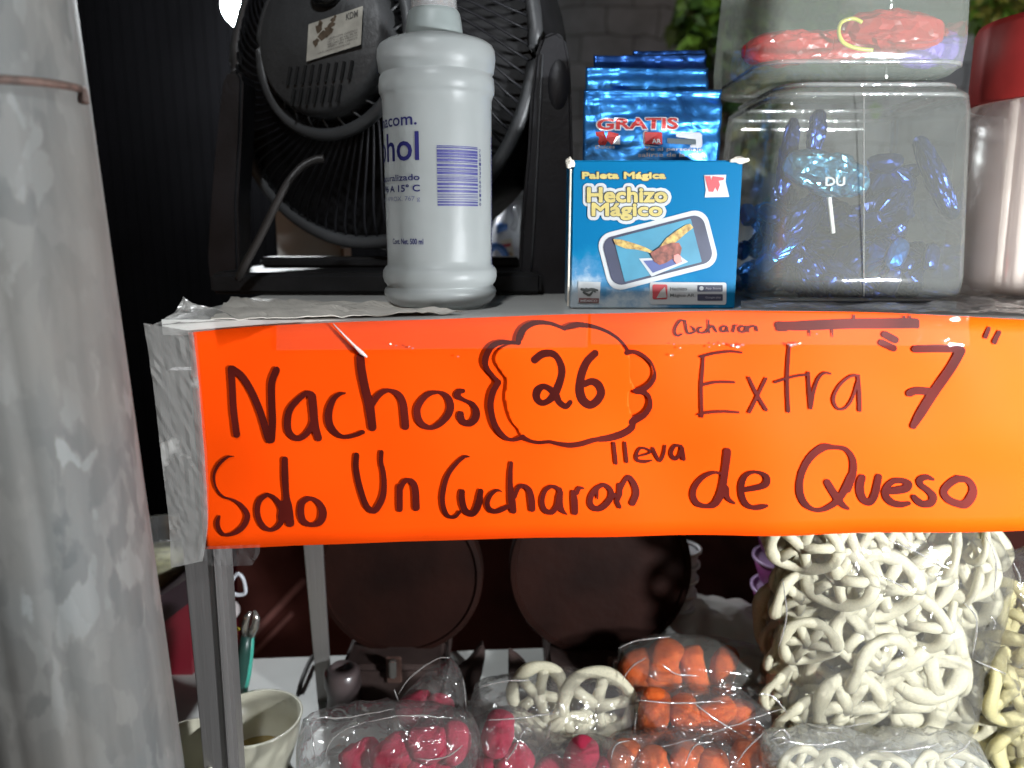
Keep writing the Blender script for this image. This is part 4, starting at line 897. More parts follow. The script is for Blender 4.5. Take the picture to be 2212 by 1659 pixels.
while k < 56:
    a = math.pi*(1.0+rj.random()) if k < 44 else 2*math.pi*rj.random(); ra = rj.uniform(.040,.062)
    b0_ = Vector((rxx+ra*math.cos(a)*.85, RY+ra*math.sin(a)*.85, SHELF+.004)); b1_ = b0_ + Vector((rj.uniform(-.022,.022), rj.uniform(-.01,.01), rj.uniform(.11,.155)))
    if math.hypot(b1_.x-rxx, b1_.y-RY) > .066: continue
    red = k % 4 == 0; k += 1
    o = obj('candy_stick', tube([b0_, b1_], .0017 if red else .0042, 8), m_rs if red else m_ws, None, True); recentre(o)
    tag(o, ('thin red' if red else 'thick white') + ' stick standing in the round jar at the right edge', 'stick', ('red' if red else 'white') + ' sticks in the round jar')

# ---------------------------------------------------------------- plants against the wall
def plant(label, cu, cv, su, sv, Y, n, seed, cols, leaf=.03, droop=True):
    t = empty('leafy_plant', at_y(cu, cv, Y), label, 'plant', 'green plants by the brick wall'); rp = random.Random(seed)
    bm = bmesh.new()
    for k in range(n):
        a = rp.gauss(0, .42); b = rp.gauss(0, .42)
        p = at_y(cu+a*su, cv+b*sv, Y+rp.uniform(-.12,.12))
        L = leaf*rp.uniform(.6,1.3); W_ = L*rp.uniform(.25,.4)
        e = Euler((rp.uniform(-1.4,.4), rp.uniform(-1,1), rp.uniform(0,6.28))).to_matrix()
        pts = [Vector((0,0,0)),Vector((W_,L*.4,.004)),Vector((W_*.7,L*.8,0)),Vector((0,L*1.2,-.006)),Vector((-W_*.7,L*.8,0)),Vector((-W_,L*.4,.004))]
        f = bm.faces.new([bm.verts.new(p+e@q) for q in pts]); f.material_index = rp.randrange(len(cols))
    obj('foliage', bm, cols, t)
    for k in range(5):
        a = at_y(cu+rp.uniform(-.5,.5)*su, cv-.7*sv, Y); b = at_y(cu+rp.uniform(-.5,.5)*su, cv+.6*sv, Y+.02)
        obj('stem', tube([a, (a+b)/2+Vector((rp.uniform(-.03,.03),0,0)), b], .003, 6), M('stem_green', (.05,.07,.02), .7), t)
    return t
lg = [M('leaf_bright', (.10,.19,.02), .45, var=.3, scale=60), M('leaf_mid', (.05,.11,.02), .45, var=.3, scale=60), M('leaf_dark', (.02,.05,.015), .5, var=.3, scale=60), M('leaf_yellow', (.20,.19,.03), .5, var=.3, scale=60)]
plant('bright green plant hanging high beside the brick wall above the foil packets', 1560, 30, 95, 90, 1.9, 420, 1, lg[:2], .05)
plant('darker green plant trailing down between the foil packets and the jars', 1640, 190, 75, 180, 1.95, 420, 2, lg[1:], .045)
plant('dull green plant seen through the upper square jar', 1740, 20, 130, 170, 2.0, 420, 3, lg[:3], .05)
plant('yellow green plant in the top right corner above the round jar', 2160, 20, 60, 60, 1.9, 160, 4, [lg[0], lg[3]], .04)

# dark bags hanging behind the fan and a trigger spray bottle -----------------------------------
for i, (u, v, w_, h_, mt, lb) in enumerate(((1112,262,26,34,foil('red_wrapper', (.4,.01,.015), .2, 1.0, 60),'small shiny red packet hanging behind the fan, upper one'),(1095,300,22,24,foil('dark_red_wrapper', (.3,.01,.012), .2, 1.0, 60),'small dark red packet hanging just below the other red one'),(1098,360,30,52,M('black_bag', (.01,.01,.012), .25, bump=.8, bscale=60, coat=.6),'black bag with white letters hanging between fan and bottle'))):
    p = at_y(u, v, .80); k = scale_at(p); me = crumple_mesh('bag', w_*k, .006, h_*k, 300+i, False); me.materials.append(mt)
    o = mk('hanging_packet', me, None, p, (0,0,0), lb, 'packet', None)
    if i == 2: ob = text_mesh('PO', (1080,306,1101,320), lambda a, b: at_y(a, b, .784), .02); obj('bag_letters', ob, m_wh, o)
spx = at_y(1098, 520, .90)
sb = empty('spray_bottle', (spx.x, .90, SHELF), 'trigger spray bottle with a white head and blue nozzle behind the alcohol bottle', 'spray bottle')
m_wp = M('white_plastic', (.55,.57,.62), .3, var=.03, coat=.4); m_bp = M('blue_plastic', (.05,.15,.42), .3, coat=.4)
def px(pts, Y): return [at_y(u, v, Y) for u, v in pts]
bm = poly(px([(1096,492),(1112,480),(1108,462),(1106,448),(1112,440),(1122,440),(1128,450),(1128,470),(1125,492),(1130,512),(1122,516),(1110,508)], .90), .018); bmesh.ops.bevel(bm, geom=list(bm.edges), offset=.003, segments=3, affect='EDGES')
obj('trigger_head', bm, m_wp, sb, True)
obj('spray_nozzle', tube(px([(1072,493),(1097,493)], .909), .0062, 16), m_bp, sb, True)
c_ = at_y(1104, 560, .915)
obj('bottle_body', lathe((c_.x, .925, SHELF), [(.0,.0005),(.020,.0005),(.024,.004),(.024,.045),(.018,.062),(.010,.072),(.010,.082)], 32), m_wp, sb, True)
lb_ = obj('bottle_label', poly(px([(1080,520),(1105,515),(1112,560),(1106,574),(1088,572)], .899), .0004), M('cream_label', (.55,.52,.42), .5), sb)
obj('label_stripe', poly(px([(1084,528),(1103,525),(1104,532),(1085,535)], .8985), .0002), m_red, lb_)
obj('label_fruit', poly([at_y(1102+7*math.cos(t), 556+12*math.sin(t), .8985) for t in [k*math.pi/8 for k in range(16)]], .0002), M('tan_print', (.4,.26,.12), .6, var=.5, scale=300), lb_)
hb = [at_y(1072+22*math.cos(t), 566-34*math.sin(t), .86) for t in [math.pi*k/14 for k in range(-2,15)]]
o = recentre(obj('blue_handle', tube(hb, .0042, 10), m_bp, None, True)); tag(o, 'curved blue plastic handle peeping out right of the alcohol bottle', 'handle')

# ---------------------------------------------------------------- below the shelf: round plates
m_plate = M('veil_tinted_iron', (.012,.0035,.0022), .65, spec=.12, var=.4, scale=14, bump=.3, bscale=80)  # brown-red cast of the lens veil is put into the plate colour
m_mach = M('machine_grey', (.045,.03,.027), .6, spec=.15, var=.2, bump=.2, bscale=120)
m_shin = M('shiny_steel', (.5,.48,.45), .25, metal=.9)
def waffle(label, uc, vb, hw, Y, latch_u, hu0, hu1):
    base_z = COUNTER
    t = empty('round_waffle_maker', (at_y(uc, vb, Y).x, Y, base_z), label, 'waffle maker', 'open round waffle makers under the sign')
    e = at_y(uc, vb, Y); r = hw*scale_at(e); c = Vector((e.x, Y, e.z + r))
    tilt = Matrix.Translation(c) @ Euler((R(90-4), 0, 0)).to_matrix().to_4x4()
    bm = lathe((0,0,0), [(0,-.030),(r*.6,-.028),(r*.93,-.022),(r,-.014),(r,.002),(r*.985,.004),(r*.93,.0045),(r*.92,.002),(0,.002)], 96)
    bmesh.ops.transform(bm, matrix=tilt, verts=bm.verts); obj('lid', bm, m_plate, t, False)
    bw = 105*scale_at(e)
    obj('base', box((e.x-.004, Y+.012, base_z+(e.z-base_z)/2+.004), (bw*2, .10, (e.z-base_z)+.006), None, .004), m_mach, t, False)
    l = at_y(latch_u, 1440, Y-.042); obj('latch', box((l.x, Y-.045, l.z), (.006,.006,.016), None, .0012), m_shin, t)
    obj('latch_plate', box((l.x, Y-.040, l.z-.004), (.013,.003,.024), None, .001), M('brown_plate', (.09,.05,.04), .4), t)
    obj('hinge', tube([at_y(uc-95, 1402, Y+.02), at_y(uc+95, 1402, Y+.02)], .005, 14), m_mach, t, True)
    return t
w1 = waffle('open round waffle maker under the left half of the sign', 870, 1405, 175, .63, 850, 0, 0)
w2 = waffle('open round waffle maker under the middle of the sign, nearer the snack bags', 1292, 1410, 192, .63, 1330, 0, 0)
def fin(t, pts, Y, name='handle'):
    bm = poly(px(pts, Y), .010); bmesh.ops.bevel(bm, geom=list(bm.edges), offset=.0012, segments=2, affect='EDGES'); return obj(name, bm, m_mach, t)
fin(w1, [(1041,1392),(1048,1420),(1040,1462),(1032,1480),(1040,1540),(1005,1545),(1002,1480),(985,1452),(1012,1432)], .60)
fin(w2, [(1098,1408),(1120,1424),(1136,1440),(1140,1490),(1098,1490)], .61)
kx = at_y(742, 1500, .585)
obj('temperature_knob', lathe((kx.x, .585, COUNTER), [(0,.0),(.0135,.0),(.015,.004),(.0135,.010),(.0135,.020),(.0155,.026),(.0145,.038),(.009,.043),(.009,.036),(0,.035)], 36), M('dark_knob', (.06,.045,.045), .3, coat=.4), w1, True)

# cups and bowls on the counter -----------------------------------------------------------------
m_foam = M('white_foam', (.55,.54,.56), .5, var=.06); m_purple = M('purple_plastic', (.28,.06,.22), .35, var=.1, coat=.3); m_lil = M('lilac_rim', (.6,.42,.7), .4)
base_c = at_z(1478, 1400, COUNTER)
for k in range(6):
    cz = COUNTER + .014*k; c = (at_y(1462+2*k, 1300, .655).x, .665, cz); rr = .0165
    o = empty('foam_cup', c, ('lowest' if k == 0 else 'topmost' if k == 5 else ('second','third','fourth','fifth')[k-1]) + ' white foam cup of the stack behind the middle waffle maker', 'cup', 'stacked foam cups')
    o.rotation_euler = (0, R(6), 0)
    obj('cup_wall', lathe(c, [(.0,.0),(.012,.0),(.0155,.040),(.0148,.040),(.0115,.001)], 36), m_foam, o, True)
    obj('cup_rim', lathe(c, [(.0155,.040),(.0185,.041),(.0185,.0435),(.0158,.0435),(.0155,.040)], 36), m_foam, o, True)
for k in range(4):
    c = (at_y(1698, 1300, .68).x, .68, COUNTER + .004 + .030*k)
    o = empty('purple_bowl', c, ('lowest','second lowest','second highest','topmost')[k] + ' purple bowl in the stack left of the wheel snack bag', 'bowl', 'stacked purple bowls')
    obj('bowl_wall', lathe(c, [(0,0),(.018,0),(.026,.010),(.032,.030),(.031,.030),(.0,.003)], 40), m_purple, o, True)
    obj('bowl_rim', lathe(c, [(.031,.030),(.0335,.031),(.0335,.0335),(.031,.033)], 40), m_lil, o, True)
m_cream = M('cream_bowl', (.50,.48,.38), .35, var=.06, coat=.3)
def bowl(name, label, u, v, hw, zr, h, content=None):
    p = at_z(u, v, zr); r = hw*scale_at(p)
    t = empty(name, (p.x, p.y, COUNTER), label, 'bowl')
    c = (p.x, p.y, COUNTER); H_ = zr-COUNTER
    obj('bowl_wall', lathe(c, [(0,.0),(r*.62,.0),(r*.70,.004),(r*.92,H_*.6),(r,H_-.002),(r*1.03,H_),(r*.97,H_),(r*.88,H_*.6),(r*.6,.008),(0,.008)], 56), m_cream, t, True)
    if content: obj('sauce', lathe(c, [(0,.014),(r*.66,.013),(r*.72,.0115)], 40), content, t, True)
    return t
bowl('cream_bowl', 'round cream bowl with mustard coloured sauce, right of the metal post', 548, 1548, 100, COUNTER+.045, 0, M('mustard_sauce', (.30,.2,.04), .25, coat=.5))
bowl('cream_bowl', 'larger cream bowl between the galvanised pole and the case post', 408, 1612, 98, COUNTER+.050, 0)
# green handled pliers standing in the cream bowl
gp = empty('green_pliers', at_y(525, 1500, .56), 'green handled pliers standing beside the cream bowl', 'pliers')
m_gr = M('dark_green_grip', (.015,.055,.045), .4, var=.3); m_tl = M('teal_grip', (.05,.32,.25), .35)
obj('grip', tube(px([(513,1500),(520,1460),(527,1410),(533,1372)], .56), [.0045,.005,.005,.004], 14), m_gr, gp, True)
obj('grip', tube(px([(524,1500),(532,1455),(537,1410),(541,1374)], .565), [.0035,.004,.004,.003], 14), m_tl, gp, True)
obj('grip_end', tube(px([(508,1528),(513,1500)], .56), .0055, 12), m_tl, gp, True)
obj('jaw', tube(px([(531,1372),(529,1352),(533,1334),(541,1322)], .56), [.0035,.003,.0026,.0012], 10), m_shin, gp, True)
obj('jaw', tube(px([(540,1372),(550,1355),(554,1336),(550,1320)], .56), [.0035,.0032,.003,.0012], 10), m_shin, gp, True)
yt = recentre(obj('yellow_tag', poly(px([(492,1368),(513,1356),(517,1362),(500,1368),(512,1372),(512,1384),(496,1392)], .575), .002), M('yellow_plastic', (.6,.48,.05), .4))); tag(yt, 'small yellow plastic tag beside the green pliers', 'tag')
# black cable
cab = [at_y(u, v, Y) for u, v, Y in ((676,1418,.66),(664,1440,.64),(652,1470,.62),(645,1500,.61),(648,1530,.60),(668,1550,.60))]
o = recentre(obj('black_cable', tube([Vector(p) for p in spline(cab, 6)], .0022, 8), m_cord, None, True)); tag(o, 'black cable looping down over the white counter beside the thin rear post', 'cable')
# maroon crate with a glass bowl on top, behind the post
cr0, cr1 = at_y(330, 1560, .66), at_y(408, 1262, .66)
ct = empty('maroon_crate', at_z(380, 1560, COUNTER), 'dark red crate standing between the galvanised pole and the case post', 'crate')
ct.location = (cr0.x, .67, COUNTER)
bm = poly([at_y(u, v, .64) for u, v in ((300,1330),(408,1258),(420,1560),(300,1560))], .12); obj('crate_body', bm, M('dark_red_plastic', (.16,.012,.022), .4, var=.15, scale=9, coat=.2), ct)
obj('crate_lid', poly([at_y(u, v, .637) for u, v in ((300,1318),(408,1248),(412,1300),(300,1385))], .126), M('dark_lid', (.035,.022,.028), .45), ct)
gb = at_y(345, 1200, .70)
gl_ = empty('glass_bowl', gb, 'clear glass bowl with olive coloured contents on the dark red crate', 'bowl')
m_glass = film('bowl_glass', haze=.08, rough=.05, bump=.1, bscale=20, base=.12, edge=.7)
k_ = scale_at(gb)
zc = at_y(345, 1262, .70).z
obj('glass_wall', lathe((gb.x, .70, 0), [(0,zc),(45*k_,zc),(70*k_,zc+35*k_),(80*k_,zc+125*k_),(82*k_,zc+130*k_),(78*k_,zc+128*k_)], 48), m_glass, gl_, True)
obj('contents', lathe((gb.x, .70, 0), [(0,zc+.002),(43*k_,zc+.002),(66*k_,zc+36*k_),(70*k_,zc+70*k_),(0,zc+74*k_)], 40), M('olive_food', (.22,.21,.10), .6, var=.4, scale=120, bump=.6, bscale=120), gl_, True)
# white hooks behind the post
hk_ = recentre(obj('wire_hook', tube([Vector(p) for p in spline([at_y(u, v, .62) for u, v in ((497,1262),(512,1240),(525,1250),(530,1280),(512,1285),(500,1278))], 5)], .0016, 8), m_wp, None, True)); tag(hk_, 'bent white hook just right of the case post', 'hook')
pb = at_y(497, 1318, .62); bm = bmesh.new(); bmesh.ops.create_uvsphere(bm, u_segments=24, v_segments=14, radius=.0085, matrix=Matrix.Translation(pb)); o = recentre(obj('white_ball', bm, M('milky_knob', (.4,.36,.36), .3, coat=.4), None, True)); tag(o, 'round milky white ball just right of the case post', 'knob')
# crumpled white carrier bag on the counter behind the orange snacks
vs, fs = [], []; n_, m__ = 60, 26; q0, q1 = at_y(1330, 1420, .66), at_y(1720, 1420, .66)
for i in range(n_+1):
    for j in range(m__+1):
        s, t = i/n_, j/m__; x = q0.x+(q1.x-q0.x)*s; hgt = .058*math.sin(math.pi*min(1, .08+s*.95))**.3*math.sin(math.pi*t)
        p = Vector((x, .62+.10*t, COUNTER+.002+max(0,hgt)))
        p += Vector((noise.noise(Vector((x*40,t*4,1))), noise.noise(Vector((x*40,t*4,5))), abs(noise.noise(Vector((x*30,t*6,9))))*1.5))*.008; vs.append(tuple(p))
for i in range(n_):
    for j in range(m__): k = i*(m__+1)+j; fs.append((k, k+m__+1, k+m__+2, k+1))
me = bpy.data.meshes.new('bag'); me.from_pydata(vs, [], fs)
o = recentre(obj('white_carrier_bag', me, M('white_film', (.5,.5,.48), .35, var=.08, scale=30, coat=.4, bump=.3, bscale=50), None, True)); md = o.modifiers.new('s','SOLIDIFY'); md.thickness = .0004; tag(o, 'crumpled white carrier bag on the counter behind the orange snacks', 'bag')

# ---------------------------------------------------------------- snacks
def puff_mesh(seed, col_mat):
    bm = bmesh.new(); bmesh.ops.create_uvsphere(bm, u_segments=28, v_segments=20, radius=1)
    bend = rnd.uniform(-.25,.25)
    for v in bm.verts:
        c = v.co.copy(); z = c.z
        h = math.hypot(c.x, c.y); f = (h**.45)/max(h, 1e-6) if h > 1e-4 else 1
        nn = 1 + .11*noise.noise(c*1.6+Vector((seed,0,0))) + .08*noise.noise(c*4.5+Vector((seed,3,0)))
        v.co = Vector((c.x*f*nn + bend*z*z, c.y*f*nn, z*1.0))
    me = bpy.data.meshes.new('puff'); bm.to_mesh(me); bm.free(); me.materials.append(col_mat)
    for p in me.polygons: p.use_smooth = True
    return me
m_orange = M('orange_puff', (.62,.085,.010), .7, spec=.25, var=.2, scale=90, bump=.8, bscale=420, col2=(.74,.14,.02), sss=.4)
m_pink = M('pink_puff', (.33,.008,.035), .7, spec=.25, var=.2, scale=90, bump=.8, bscale=420, col2=(.48,.025,.075), sss=.4)
pm = {c: [puff_mesh(i*3.1+j*17, m) for i in range(4)] for j, (c, m) in enumerate((('orange', m_orange), ('pink', m_pink)))}
def puff(u, v, Y, L, rad, ang, col, where):
    """L, rad in picture px; ang: degrees the long axis leans from upright"""
    p = at_y(u, v, Y); k = scale_at(p); me = rnd.choice(pm[col])
    o = bpy.data.objects.new(col+'_puff', me); C.objects.link(o); o.location = p; o.scale = (rad*k*1.0, rad*k*1.0, L*k*.97)
    o.rotation_euler = (rnd.uniform(-.5,.3), R(ang), rnd.uniform(-.3,.3))
    tag(o, 'plump %s snack puff %s' % (col, where), 'snack', '%s puffs %s' % (col, where)); return o
m_wheel = hdpe('cream_wheel', (.86,.81,.60), .03); m_wheel2 = hdpe('yellow_wheel', (.80,.72,.38), .03)
def wheel_mesh(seed, mat, spokes=5, thick=.215):
    rw = random.Random(seed); bm = bmesh.new()
    wob_ = lambda a: Vector((0,0,.16*math.sin(2*a+seed)+.06*math.sin(3*a+seed*2)))
    sx = rw.uniform(.85,1.1)
    pts = [Vector((sx*math.cos(a), math.sin(a), 0))*(1+.04*math.sin(3*a+seed)) + wob_(a) for a in [2*math.pi*k/36 for k in range(37)]]
    tube_bm(bm, pts, [thick*(1+.15*math.sin(5*k/36*6.28+seed)) for k in range(37)], 10)
    for s in range(spokes):
        a = 2*math.pi*s/spokes + rw.uniform(-.12,.12); e = Vector((sx*math.cos(a), math.sin(a), 0))*.95 + wob_(a)
        hub = Vector((rw.uniform(-.05,.05), rw.uniform(-.05,.05), rw.uniform(-.05,.1)))
        tube_bm(bm, [hub, (hub+e)*.5+Vector((0,0,rw.uniform(-.05,.08))), e], [thick*1.2, thick*.85, thick], 8)
    bmesh.ops.transform(bm, matrix=Matrix.Diagonal((1,1,.75,1)), verts=bm.verts)
    me = bpy.data.meshes.new('wheel'); bm.to_mesh(me); bm.free(); me.materials.append(mat)
    for p in me.polygons: p.use_smooth = True
    return me
wm = [wheel_mesh(i, m_wheel, 5+(i%2)) for i in range(5)]; wm2 = [wheel_mesh(i+9, m_wheel2, 5) for i in range(3)]
def wheel(u, v, Y, r, rx, rz, meshes, where, col='cream', ry=0):
    p = at_y(u, v, Y); k = scale_at(p); o = bpy.data.objects.new(col+'_wheel_snack', rnd.choice(meshes)); C.objects.link(o)
    o.location = p; o.scale = (r*k,)*3; o.rotation_euler = (R(90+rx), R(ry), R(rz))
    return tag(o, '%s wheel shaped snack %s' % (col, where), 'snack', '%s wheels %s' % (col, where))
def bag(name, label, outline, Y, D, mat, seed, lean=0.0, crease=.003, seals=('top',)):
    """clear bag: outline = picture points (clockwise from top left), D = half thickness"""
    t = empty(name, at_y(sum(p[0] for p in outline)/len(outline), sum(p[1] for p in outline)/len(outline), Y), label, 'bag', 'clear bags of snacks under the sign')
    P = spline(list(outline)+[outline[0]], 8)[:-1]; cu_ = np.mean([p for p in P], axis=0); n = len(P)
    bm = bmesh.new(); NR = 16
    def pt(k, j, side):
        q = P[k % n]; f = j/NR; u = cu_[0]+(q[0]-cu_[0])*f; v = cu_[1]+(q[1]-cu_[1])*f
        b = (1-f**3.2)**.55 if f < 1 else 0
        c = abs(noise.noise(Vector((u*.012+seed, v*.016, side*3.0))))*2.0 + .7*abs(noise.noise(Vector((u*.035, v*.03+seed, side*5.0)))) + .5*max(0, .18-abs(noise.noise(Vector((u*.018+v*.02+seed*2, v*.006-u*.012, 11)))))*9 + .3*noise.noise(Vector((u*.09+seed, v*.09, side)))
        p = at_y(u, v, Y); p.y += side*(b*D) - 1.25*crease*c*(.35+.65*b if f < .97 else .2) + lean*(p.z-t.location.z) ; return p
    fc = bm.verts.new(pt(0, 0, -1)); bc = bm.verts.new(pt(0, 0, 1)); FR, BR = [], []
    for j in range(1, NR+1):
        FR.append([bm.verts.new(pt(k, j, -1)) for k in range(n)])
        BR.append(FR[-1] if j == NR else [bm.verts.new(pt(k, j, 1)) for k in range(n)])
    for k in range(n): bm.faces.new((fc, FR[0][k], FR[0][(k+1)%n])); bm.faces.new((bc, BR[0][(k+1)%n], BR[0][k]))
    for j in range(NR-1):
        for k in range(n):
            k2 = (k+1)%n; bm.faces.new((FR[j][k], FR[j+1][k], FR[j+1][k2], FR[j][k2])); bm.faces.new((BR[j][k], BR[j][k2], BR[j+1][k2], BR[j+1][k]))
    bmesh.ops.recalc_face_normals(bm, faces=bm.faces)
    obj('clear_film', bm, mat, t, True)
    return t
m_bagfilm = film('snack_bag_film', haze=.055, rough=.11, bump=.8, bscale=34, base=.06, edge=.5, hazecol=(.7,.66,.64))
m_bagfilm2 = film('thin_bag_film', haze=.06, rough=.10, bump=.6, bscale=22, base=.04, edge=.45, hazecol=(.7,.68,.62))
# big bag of cream wheels
bag('wheel_snack_bag', 'large clear bag of cream wheel snacks standing under the right half of the sign', [(1700,1090),(1900,1075),(2080,1100),(2165,1180),(2155,1300),(2110,1420),(2085,1560),(2010,1612),(1850,1605),(1720,1590),(1640,1530),(1650,1400),(1672,1250)], .535, .045, m_bagfilm2, 3, 0, .003)
ws = [(1735,1180,62,10,-20),(1730,1290,60,15,15),(1690,1400,52,0,40),(1745,1390,60,20,-10),(1690,1490,50,5,30),(1760,1490,56,0,-25),(1850,1195,64,10,10),(1960,1180,62,-15,30),(2055,1190,55,10,60),(1905,1270,76,5,-5),(2000,1255,78,12,12),(2090,1250,52,20,75),
 (1870,1360,72,-10,10),(1960,1345,66,10,-30),(2060,1340,60,5,55),(1900,1440,70,15,20),(2000,1420,86,-8,-6),(2075,1440,50,0,70),(1830,1530,80,8,10),(1930,1520,78,-10,-12),(2020,1530,66,10,50),(1730,1560,56,5,20),(1990,1480,84,0,8),(1800,1430,64,10,30),(1810,1250,62,-5,-30),(2110,1170,44,10,80)]
for i, (u, v, r, rx, rz) in enumerate(ws):
    wheel(u, v, .508 + .012*((i*7)%3), r, rx, rz, wm, 'in the large clear bag')
for i in range(85):
    wheel(rnd.uniform(1700,2095), rnd.uniform(1130,1580), .548+rnd.uniform(-.02,.022), rnd.uniform(58,76), rnd.uniform(-18,18), rnd.uniform(-30,30), wm, 'in the large clear bag')
# yellow bag at the right edge
bag('yellow_snack_bag', 'crinkled clear bag of yellow wheel snacks cut by the right edge', [(2130,1215),(2230,1180),(2400,1190),(2430,1400),(2420,1720),(2200,1740),(2130,1560),(2100,1400)], .53, .04, m_bagfilm, 21, 0, .006)
for i in range(40):
    wheel(rnd.uniform(2155,2390), rnd.uniform(1280,1690), .53+rnd.uniform(-.015,.02), rnd.uniform(55,75), rnd.uniform(-30,30), rnd.uniform(-60,60), wm2, 'in the crinkled bag at the right edge', 'yellow')
# bag with two cream wheels, in the middle
bag('wheel_snack_bag', 'small clear bag showing two cream wheel snacks, between pink and orange puffs', [(1025,1480),(1110,1462),(1230,1452),(1330,1470),(1375,1530),(1368,1620),(1250,1680),(1080,1670),(1005,1600)], .535, .030, m_bagfilm, 31, 0, .003)
for u, v, r, rx, rz in ((1163,1500,62,-10,-8),(1288,1522,70,-5,6),(1225,1590,60,20,10),(1130,1600,58,10,-20),(1300,1610,60,0,15)):
    wheel(u, v, .535, r, rx, rz, wm, 'in the small middle bag')
wheel(1200, 1560, .552, 60, 5, 12, wm, 'in the small middle bag')
# orange bags
bag('orange_puff_bag', 'clear bag of orange puffs on top of the other orange bag', [(1335,1400),(1430,1378),(1560,1385),(1660,1410),(1668,1500),(1600,1540),(1440,1530),(1345,1500)], .56, .028, m_bagfilm2, 41, 0, .003)
for u, v, L, r, a in ((1378,1438,46,34,60),(1432,1425,48,36,20),(1432,1462,44,30,80),(1497,1445,50,28,-8),(1562,1442,52,29,4),(1380,1475,40,28,-70),(1500,1500,48,32,30),(1560,1500,46,30,-15)):
    puff(u, v, .555+rnd.uniform(0,.006), L, r, a, 'orange', 'in the top orange bag')
bag('orange_puff_bag', 'clear bag of orange puffs in the middle of the orange pile', [(1370,1505),(1500,1490),(1640,1500),(1690,1560),(1660,1640),(1500,1650),(1380,1630)], .525, .028, m_bagfilm, 51, 0, .004)
for u, v, L, r, a in ((1415,1535,48,34,10),(1400,1590,40,32,70),(1480,1550,50,34,-20),(1545,1545,50,30,60),(1600,1560,48,30,20),(1460,1600,44,32,-80),(1560,1600,46,32,80),(1630,1600,44,30,-10),(1510,1610,44,30,10)):
    puff(u, v, .527+rnd.uniform(-.004,.006), L, r, a, 'orange', 'in the middle orange bag')
bag('orange_puff_bag', 'clear bag of orange puffs lowest and nearest in the orange pile', [(1300,1600),(1450,1585),(1600,1590),(1690,1620),(1720,1760),(1500,1800),(1310,1780)], .49, .028, m_bagfilm, 61, 0, .004)
for u, v, L, r, a in ((1345,1648,50,36,10),(1410,1662,46,38,-15),(1480,1650,50,34,30),(1545,1668,48,36,-10),(1612,1650,50,36,15),(1380,1710,46,36,80),(1470,1715,46,36,70),(1570,1720,46,36,-80),(1660,1690,46,34,0)):
    puff(u, v, .49+rnd.uniform(-.004,.006), L, r, a, 'orange', 'in the lowest orange bag')
# pink bags
bag('pink_puff_bag', 'clear bag of pink puffs at the front left, wide and creased', [(655,1552),(760,1528),(900,1520),(1010,1545),(1040,1600),(1030,1760),(850,1800),(670,1780),(640,1640)], .475, .030, m_bagfilm, 71, 0, .0045)
for u, v, L, r, a in ((780,1640,46,36,80),(850,1632,50,40,60),(925,1610,44,38,85),(985,1605,46,32,10),(760,1700,50,38,20),(860,1700,50,38,70),(950,1680,50,38,-20),(905,1650,44,36,30)):
    puff(u, v, .476+rnd.uniform(-.004,.006), L, r, a, 'pink', 'in the front left bag')
bag('pink_puff_bag', 'peaked clear bag of pink puffs behind the front left one', [(975,1420),(1000,1460),(1010,1530),(1000,1620),(900,1640),(840,1600),(850,1530),(905,1470),(945,1435)], .535, .020, m_bagfilm, 81, 0, .003)
for u, v, L, r, a in ((900,1535,42,36,70),(945,1545,44,34,20),(915,1585,40,32,80),(970,1590,40,32,0)):
    puff(u, v, .535+rnd.uniform(-.004,.004), L, r, a, 'pink', 'in the peaked bag')
bag('pink_puff_bag', 'clear bag of pink puffs under the small bag of two wheels', [(1010,1560),(1100,1530),(1200,1600),(1330,1610),(1380,1660),(1330,1800),(1150,1800),(1010,1770)], .485, .028, m_bagfilm, 91, 0, .0045)
for u, v, L, r, a in ((1075,1585,50,34,15),(1110,1650,46,36,60),(1060,1680,46,36,-20),(1180,1680,46,36,80),(1255,1635,44,36,20),(1280,1680,46,36,70),(1210,1720,46,36,0),(1330,1700,46,34,10)):
    puff(u, v, .487+rnd.uniform(-.004,.006), L, r, a, 'pink', 'in the bag under the two wheels')
# shiny bag in front of the big bag
bag('wheel_snack_bag', 'silvery creased clear bag lying in front of the large wheel bag at the bottom edge', [(1640,1590),(1750,1582),(1900,1592),(2060,1585),(2120,1620),(2140,1800),(1900,1830),(1680,1800)], .465, .030, film('heavy_bag_film', haze=.12, rough=.12, bump=.8, bscale=30, base=.09, edge=.55, hazecol=(.75,.75,.7)), 101, 0, .006)
for u, v, r, rx, rz in ((1720,1660,50,10,20),(1800,1680,52,-10,-20),(1900,1670,50,10,0),(2000,1680,52,0,30),(2080,1670,48,12,-20)):
    wheel(u, v, .468, r, rx, rz, wm, 'in the silvery bag at the bottom')

